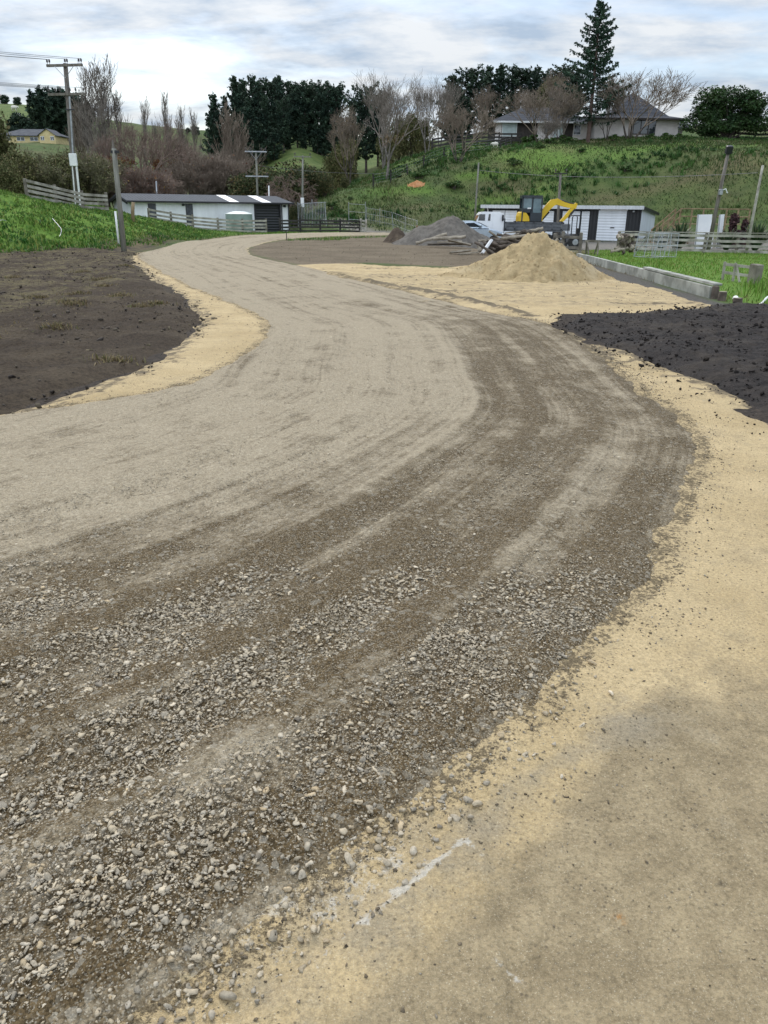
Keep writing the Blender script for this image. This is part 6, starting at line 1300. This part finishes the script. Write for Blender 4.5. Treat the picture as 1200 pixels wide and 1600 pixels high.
bare_tree('fan1', 'fan', 4, 8, M_TWIGB, M_TRUNKD); bare_tree('fan2', 'fan', 14, 8, M_TWIGB, M_TRUNKD, M_RUST, 260, .12); bare_tree('fan3', 'fan', 27, 8, M_TWIGO, M_TRUNKD, M_OLIVE, 2600, .15); bare_tree('fan4', 'fan', 37, 8, M_TWIGP, M_TRUNKD, M_RUST, 700, .13)
bare_tree('airy', 'airy', 4, 8, M_TWIG, M_TRUNKD); bare_tree('airy2', 'airy', 15, 8, M_TWIGB, M_TRUNKD); bare_tree('weep', 'weep', 6, 4, M_TWIGP, M_TRUNKD, tw=.9); bare_tree('tall1', 'tall', 9, 16, M_TWIG, M_TRUNK); bare_tree('tall2', 'tall', 18, 15, M_TWIGB, M_TRUNKD, M_PINKL, 200, .16, (.2, .8))
for k, s, f in (('pin1', 1, False), ('pin2', 2, True), ('pin3', 3, False), ('pin4', 4, True)): pine(k, s, 18, 3.6 if f else 3.4, M_PINE, .10 if not f else .18, 78, 11, .33, f)
pine('pinw', 5, 17, 3.2, M_PINE, .04, 80, 11, .33, False, .15); pine('pinf', 7, 12, 3.2, M_PINE2, .12, 44, 16, .5, True)
spire('spire', 2, 19, 6.2)
bush('bushr', 3, 6.5, 9, M_EVER, 20000, .19, 30, .04, True, .3, 6); bush('bushd', 6, 6, 8, M_SHRUB, 9000, .20, 26); bush('busho', 9, 7, 6.5, M_OLIVE, 8000, .19, 24); bush('bushg', 11, 1.2, 2.2, M_HEDGE, 900, .13, 9); bush('bushf', 13, 5, 6, M_PINE2, 3200, .34, 16); bush('bushp', 15, 1.8, 1.6, M_PURP, 1500, .12, 10); bush('bushb', 17, 7, 9, M_OLIVE, 7000, .24, 24)
P_ = 'bare poplars on the left'
put('pop1', 'poplar_tree', 'tallest bare poplar standing right of the main power pole', 'tree', 163, 92, 82, P_, None, 1.15); put('pop2', 'poplar_tree', 'bare poplar just right of the tallest poplar', 'tree', 181, 93, 86, P_, None, 1.15); put('pop2', 'poplar_tree', 'bare poplar just left of the tallest poplar', 'tree', 147, 95, 102, P_, None, 1.15); put('pop1', 'poplar_tree', 'shorter bare poplar at the right of the tall poplar clump', 'tree', 196, 96, 132, P_)
put('pop3', 'poplar_tree', 'lower bare poplar at the left of the tall poplar clump', 'tree', 136, 97, 150, P_)
for px, tp, lb in ((232, 148, 'slim far poplar nearest the tall poplar clump'), (252, 186, 'short far poplar left of the tallest far poplar'), (273, 138, 'tallest of the slim far poplars'), (289, 180, 'short far poplar right of the tallest far poplar'), (299, 162, 'second slim far poplar from the right'), (310, 168, 'rightmost slim far poplar on the left slope')): put(('pop1', 'pop2')[px % 2], 'poplar_tree', lb, 'tree', px, 122, tp, 'slim far poplars', None, .8)
put('pop3', 'poplar_tree', 'dense brown poplar in front of the pine stand', 'tree', 367, 92, 150, None, None, 1.25); put('pop3', 'poplar_tree', 'shorter brown poplar leaning on the dense brown poplar', 'tree', 381, 95, 168, None, None, 1.2)
for i, (px, Y, tp, k, w, lb) in enumerate(((205, 76, 192, 'spr2', .9, 'purple brown bare tree with rusty leaves right of the thick grey pole'), (232, 80, 182, 'spr1', .85, 'purple brown bare tree behind the left end of the white shed'), (262, 84, 196, 'spr2', .9, 'purple brown bare tree behind the first shed window'), (285, 88, 215, 'spr1', .9, 'purple brown bare tree behind the second shed window'), (175, 70, 232, 'fan4', 1., 'low rusty leaved tree behind the thick grey pole'), (215, 71, 252, 'fan4', 1.1, 'low rusty leaved tree at the left end of the shed roof'), (245, 74, 258, 'fan4', 1., 'low rusty bush tree behind the grey flue pipe'), (312, 82, 224, 'fan1', 1.15, 'pale brown bare willow behind the middle of the shed, left one'), (345, 84, 228, 'fan2', 1.2, 'pale brown bare willow behind the middle of the shed, right one'), (328, 90, 238, 'fan1', 1.2, 'pale brown bare willow between two others, farther back'), (382, 86, 245, 'fan1', 1.1, 'pale brown bare willow behind the right end of the shed'), (295, 80, 250, 'fan2', 1.1, 'low pale bare willow behind the second shed window'))):
    put(k, 'bare_tree', lb, 'tree', px, Y, tp, 'bare trees behind the white shed', None, w)
# olive willows and scrub at the far left
for i, (px, Y, tp, k, w, lb) in enumerate(((6, 66, 170, 'busho', .62, 'tall olive green tree at the left edge'), (-22, 64, 150, 'busho', .8, 'olive tree cut by the left edge'), (40, 62, 236, 'busho', 1., 'olive scrub tree behind the bank fence, leftmost one'), (72, 63, 240, 'fan3', 1.2, 'olive willow below the yellow house'), (100, 64, 244, 'busho', .9, 'olive scrub tree just left of the main power pole'), (132, 66, 236, 'fan3', 1.15, 'olive willow just right of the main power pole'), (152, 70, 228, 'fan3', 1.1, 'olive willow below the tall poplars'), (58, 70, 232, 'fan3', 1.2, 'olive willow behind the left scrub trees'), (20, 60, 250, 'busho', .9, 'low olive scrub at the left end of the bank fence'), (118, 72, 240, 'busho', 1., 'olive scrub tree behind the white pole box'))):
    put(k, 'scrub_tree', lb, 'tree', px, Y, tp, 'olive scrub trees on the left', None, w)
for px, Y, tp, w in ((82, 205, 152, 1.), (96, 205, 148, 1.), (110, 208, 148, 1.05), (124, 206, 152, 1.), (138, 206, 158, 1.), (148, 200, 166, 1.)): put('pinf', 'pine_tree', 'dark conifer in the clump behind the yellow house', 'tree', px, Y, tp, 'dark conifers behind the yellow house', None, w)
for px, Y, tp, lb in ((48, 215, 178, 'round dark bush on the pasture above the yellow house, left one'), (64, 215, 184, 'round dark bush on the pasture above the yellow house, right one'), (14, 282, 150, 'dark hedge bush right of the far hilltop house'), (34, 278, 149, 'dark hilltop bush in the middle of the far skyline hedge'), (52, 276, 152, 'dark hilltop bush at the right of the far skyline hedge'), (70, 274, 158, 'low dark hilltop bush nearest the dark conifer clump'), (12, 205, 196, 'dark bush at the left end of the yellow house'), (60, 186, 212, 'low bush in front of the yellow house windows')): put('bushf', 'bush', lb, 'bush', px, Y, tp)
for px, tp, lb in ((303, 200, 'tiny round tree on the far ridge, left one'), (314, 197, 'tiny round tree on the far ridge, right one')): put('bushf', 'round_tree', lb, 'tree', px, 262, tp)
# pine stand on the knoll
for px, Y, tp, k in ((345, 150, 146, 'pinw'), (331+8, 153, 172, 'pinw'), (377, 152, 120, 'pin1'), (390, 158, 124, 'pin3'), (404, 154, 118, 'pin1'), (418, 162, 131, 'pin3'), (430, 156, 128, 'pin2'), (443, 160, 119, 'pin1'), (456, 163, 127, 'pin3'), (468, 158, 136, 'pin2'), (480, 156, 134, 'pin4'), (492, 160, 133, 'pin2'), (503, 155, 135, 'pin4'), (515, 158, 140, 'pin2'), (527, 157, 136, 'pin4'), (361, 160, 150, 'pin1'), (385, 170, 128, 'pin1'), (412, 172, 126, 'pin3'), (438, 172, 124, 'pin1'), (462, 174, 130, 'pin3'), (486, 172, 138, 'pin1'), (395, 148, 152, 'pinw'), (420, 150, 150, 'pin1'), (447, 149, 158, 'pin4')):
    put(k, 'pine_tree', 'tall dark pine in the dense stand on the green knoll', 'tree', px, Y, tp, 'pines on the green knoll')
for px, Y, tp in ((388, 146, 196), (408, 145, 190), (432, 146, 200), (452, 152, 196), (476, 153, 194), (498, 153, 192), (518, 152, 196), (534, 150, 186), (370, 147, 190), (508, 158, 178)):
    put('pinw', 'pine_tree', 'low dark young pine along the front of the pine stand on the knoll', 'tree', px, Y, tp, 'low young pines before the pine stand', None, 1.5)
for px, Y, tp, k, lb in ((572, 132, 138, 'pin2', 'dark pine behind the big bare tree, left of the bare crown'), (590, 134, 147, 'pin4', 'dark pine behind the big bare tree crown'), (556, 136, 158, 'pin4', 'low dark pine left behind the big bare tree')): put(k, 'pine_tree', lb, 'tree', px, Y, tp)
for px, Y, tp, lb in ((640, 128, 176, 'rounded dark evergreen right of the big bare tree'), (622, 132, 184, 'rounded dark evergreen just behind the big bare tree'), (660, 130, 186, 'rounded dark evergreen below the tall bare tree'), (606, 126, 205, 'low dark evergreen at the foot of the distant row'), (545, 126, 215, 'dark evergreen on the right side of the knoll'), (528, 120, 235, 'low brown green scrub at the right foot of the knoll')): put('bushb', 'evergreen_tree', lb, 'tree', px, Y, tp, None, None, .55)
put('spr3', 'bare_tree', 'big bare tree with tan leaves leaning over the hill fence', 'tree', 604, 86, 138, None, 1.0, .85); put('tall1', 'bare_tree', 'tall pale bare tree behind the big bare tree', 'tree', 598, 118, 104); put('tall1', 'bare_tree', 'tall bare tree standing alone right of the evergreens', 'tree', 664, 116, 112, None, None, .9); put('tall2', 'bare_tree', 'thin bare tree left of the big bare tree', 'tree', 548, 112, 158); put('tall1', 'bare_tree', 'faint bare tree beside the tall lone bare tree', 'tree', 684, 122, 118, None, None, .8)
for px, Y, tp, k, lb in ((700, 135, 116, 'pinw', 'dark pine left of the pines behind the house'), (727, 137, 110, 'pin2', 'dark flat topped pine behind the bare hill tree'), (752, 142, 104, 'pin1', 'dark pine rising behind the left bare trees, pointed one'), (771, 140, 101, 'pin1', 'tallest dark pine behind the hill house'), (794, 143, 108, 'pin4', 'dark flat topped pine right of the tallest pine'), (818, 142, 110, 'pin2', 'dark pine second right of the tallest pine'), (838, 146, 116, 'pin4', 'dark pine behind the brown bare crowns'), (712, 128, 138, 'pinw', 'lower dark pine in front of the pines behind the house'), (862, 138, 106, 'pin4', 'dark round pine just left of the conifer spire'), (882, 136, 112, 'pin2', 'dark pine touching the conifer spire'), (852, 130, 122, 'bushb', 'broad dark green tree left of the conifer spire'), (960, 134, 150, 'pin4', 'dark tree peeping over the house roof')): put(k, 'pine_tree' if k != 'bushb' else 'evergreen_tree', lb, 'tree', px, Y, tp, None, None, 1.45 if k != 'bushb' else .8)
put('tall2', 'bare_tree', 'brown bare tree in front of the pines behind the house', 'tree', 748, 120, 128); put('tall2', 'bare_tree', 'brown bare tree behind the left end of the house roof', 'tree', 800, 124, 132); put('tall2', 'bare_tree', 'brown bare crown just above the house roof', 'tree', 850, 122, 104)
put('airy2', 'bare_tree', 'bare tree on the hill below the dark rail fence', 'tree', 713, 88, 148, None, 2., 1.0); put('airy2', 'bare_tree', 'bare tree in front of the house windows', 'tree', 836, 101, 122, None, .4, 1.25); put('airy', 'bare_tree', 'thin bare tree beside the conifer trunk', 'tree', 868, 101, 135, None, 3., .8); put('airy', 'bare_tree', 'low bare tree spreading below the house windows', 'tree', 850, 97, 178, None, 3., 1.1)
put('spire', 'conifer_tree', 'tall pointed conifer rising in front of the hill house', 'tree', 908, 102.5, -2, None, 0); put('airy2', 'bare_tree', 'wide fan shaped bare tree right of the conifer', 'tree', 972, 102, 96, None, 1.2, 1.3); put('airy', 'bare_tree', 'bare tree tangled with the right side of the conifer', 'tree', 936, 103.5, 118, None, 2.2, .7)
put('bushr', 'evergreen_tree', 'broad round dark evergreen at the right of the hill house', 'tree', 1119, 101, 138, None, 0, 1.22); put('spr3', 'bare_tree', 'bare tree with tan leaves cut by the right edge', 'tree', 1222, 100, 112, None, 0, .9)
for px, Y, tp, w, lb in ((400, 77, 262, .9, 'dark shrub behind the right end of the shed roof'), (438, 82, 258, 1., 'big dark shrub left of the weeping tree'), (478, 84, 254, 1., 'big dark shrub behind the weeping tree'), (508, 82, 268, .8, 'dark shrub right of the weeping tree'), (425, 78, 285, .8, 'low dark shrub behind the thin white flue'), (540, 84, 276, .7, 'brownish shrub by the foot of the hill')): put('bushd', 'shrub', lb, 'shrub', px, Y, tp, None, None, w)
put('weep', 'weeping_tree', 'small purple brown weeping tree behind the black fence', 'tree', 468, 72.5, 270, None, None, 1.15); put('bushd', 'shrub', 'dense black green shrub at the right end of the white shed', 'shrub', 462, 69, 318, None, None, .6)
for i, (px, Y, tp) in enumerate(((520, 76, 312), (548, 78, 306), (500, 74, 322), (530, 74, 322))): put('bushg', 'scrub_bush', 'bright green scrub bush at the foot of the hill left of the drive', 'bush', px, Y, tp, 'green scrub at the hill foot')
rb = random.Random(9)
for i in range(11):
    px = rb.uniform(610, 1020); Y = rb.uniform(78, 98); x, y, z = ground_at(px, Y); tp = 0
    t = thing('scrub_bush', 'low green scrub bush growing on the grassy hillside', 'bush', (x, y, z-.1), rb.uniform(0, 6), 'scrub bushes on the hillside'); k = rb.uniform(.4, .75); t.scale = (k*1.25, k*1.25, k)
    for n, me in PROTO['bushg'][1]: o = bpy.data.objects.new(n, me); COL.objects.link(o); o.parent = t
for px, Y, tp, lb in ((1030, 101, 205, 'green shrub at the right corner of the hill house'), (1005, 101, 207, 'green shrub under the right wing of the hill house'), (950, 102, 208, 'dark low shrub in front of the house wall'), (822, 102, 208, 'dark shrub below the house windows'), (876, 101, 208, 'low shrub left of the conifer trunk'), (1052, 100, 206, 'green shrub left of the round dark evergreen')): put('bushg', 'shrub', lb, 'shrub', px, Y, tp, None, None, 1.2)
put('bushp', 'shrub', 'dark purple shrub right of the white panels', 'shrub', 1148, 52, 333, None, None, .9); put('bushp', 'shrub', 'smaller dark purple shrub right of the large purple one', 'shrub', 1166, 52, 342, None, None, .8)
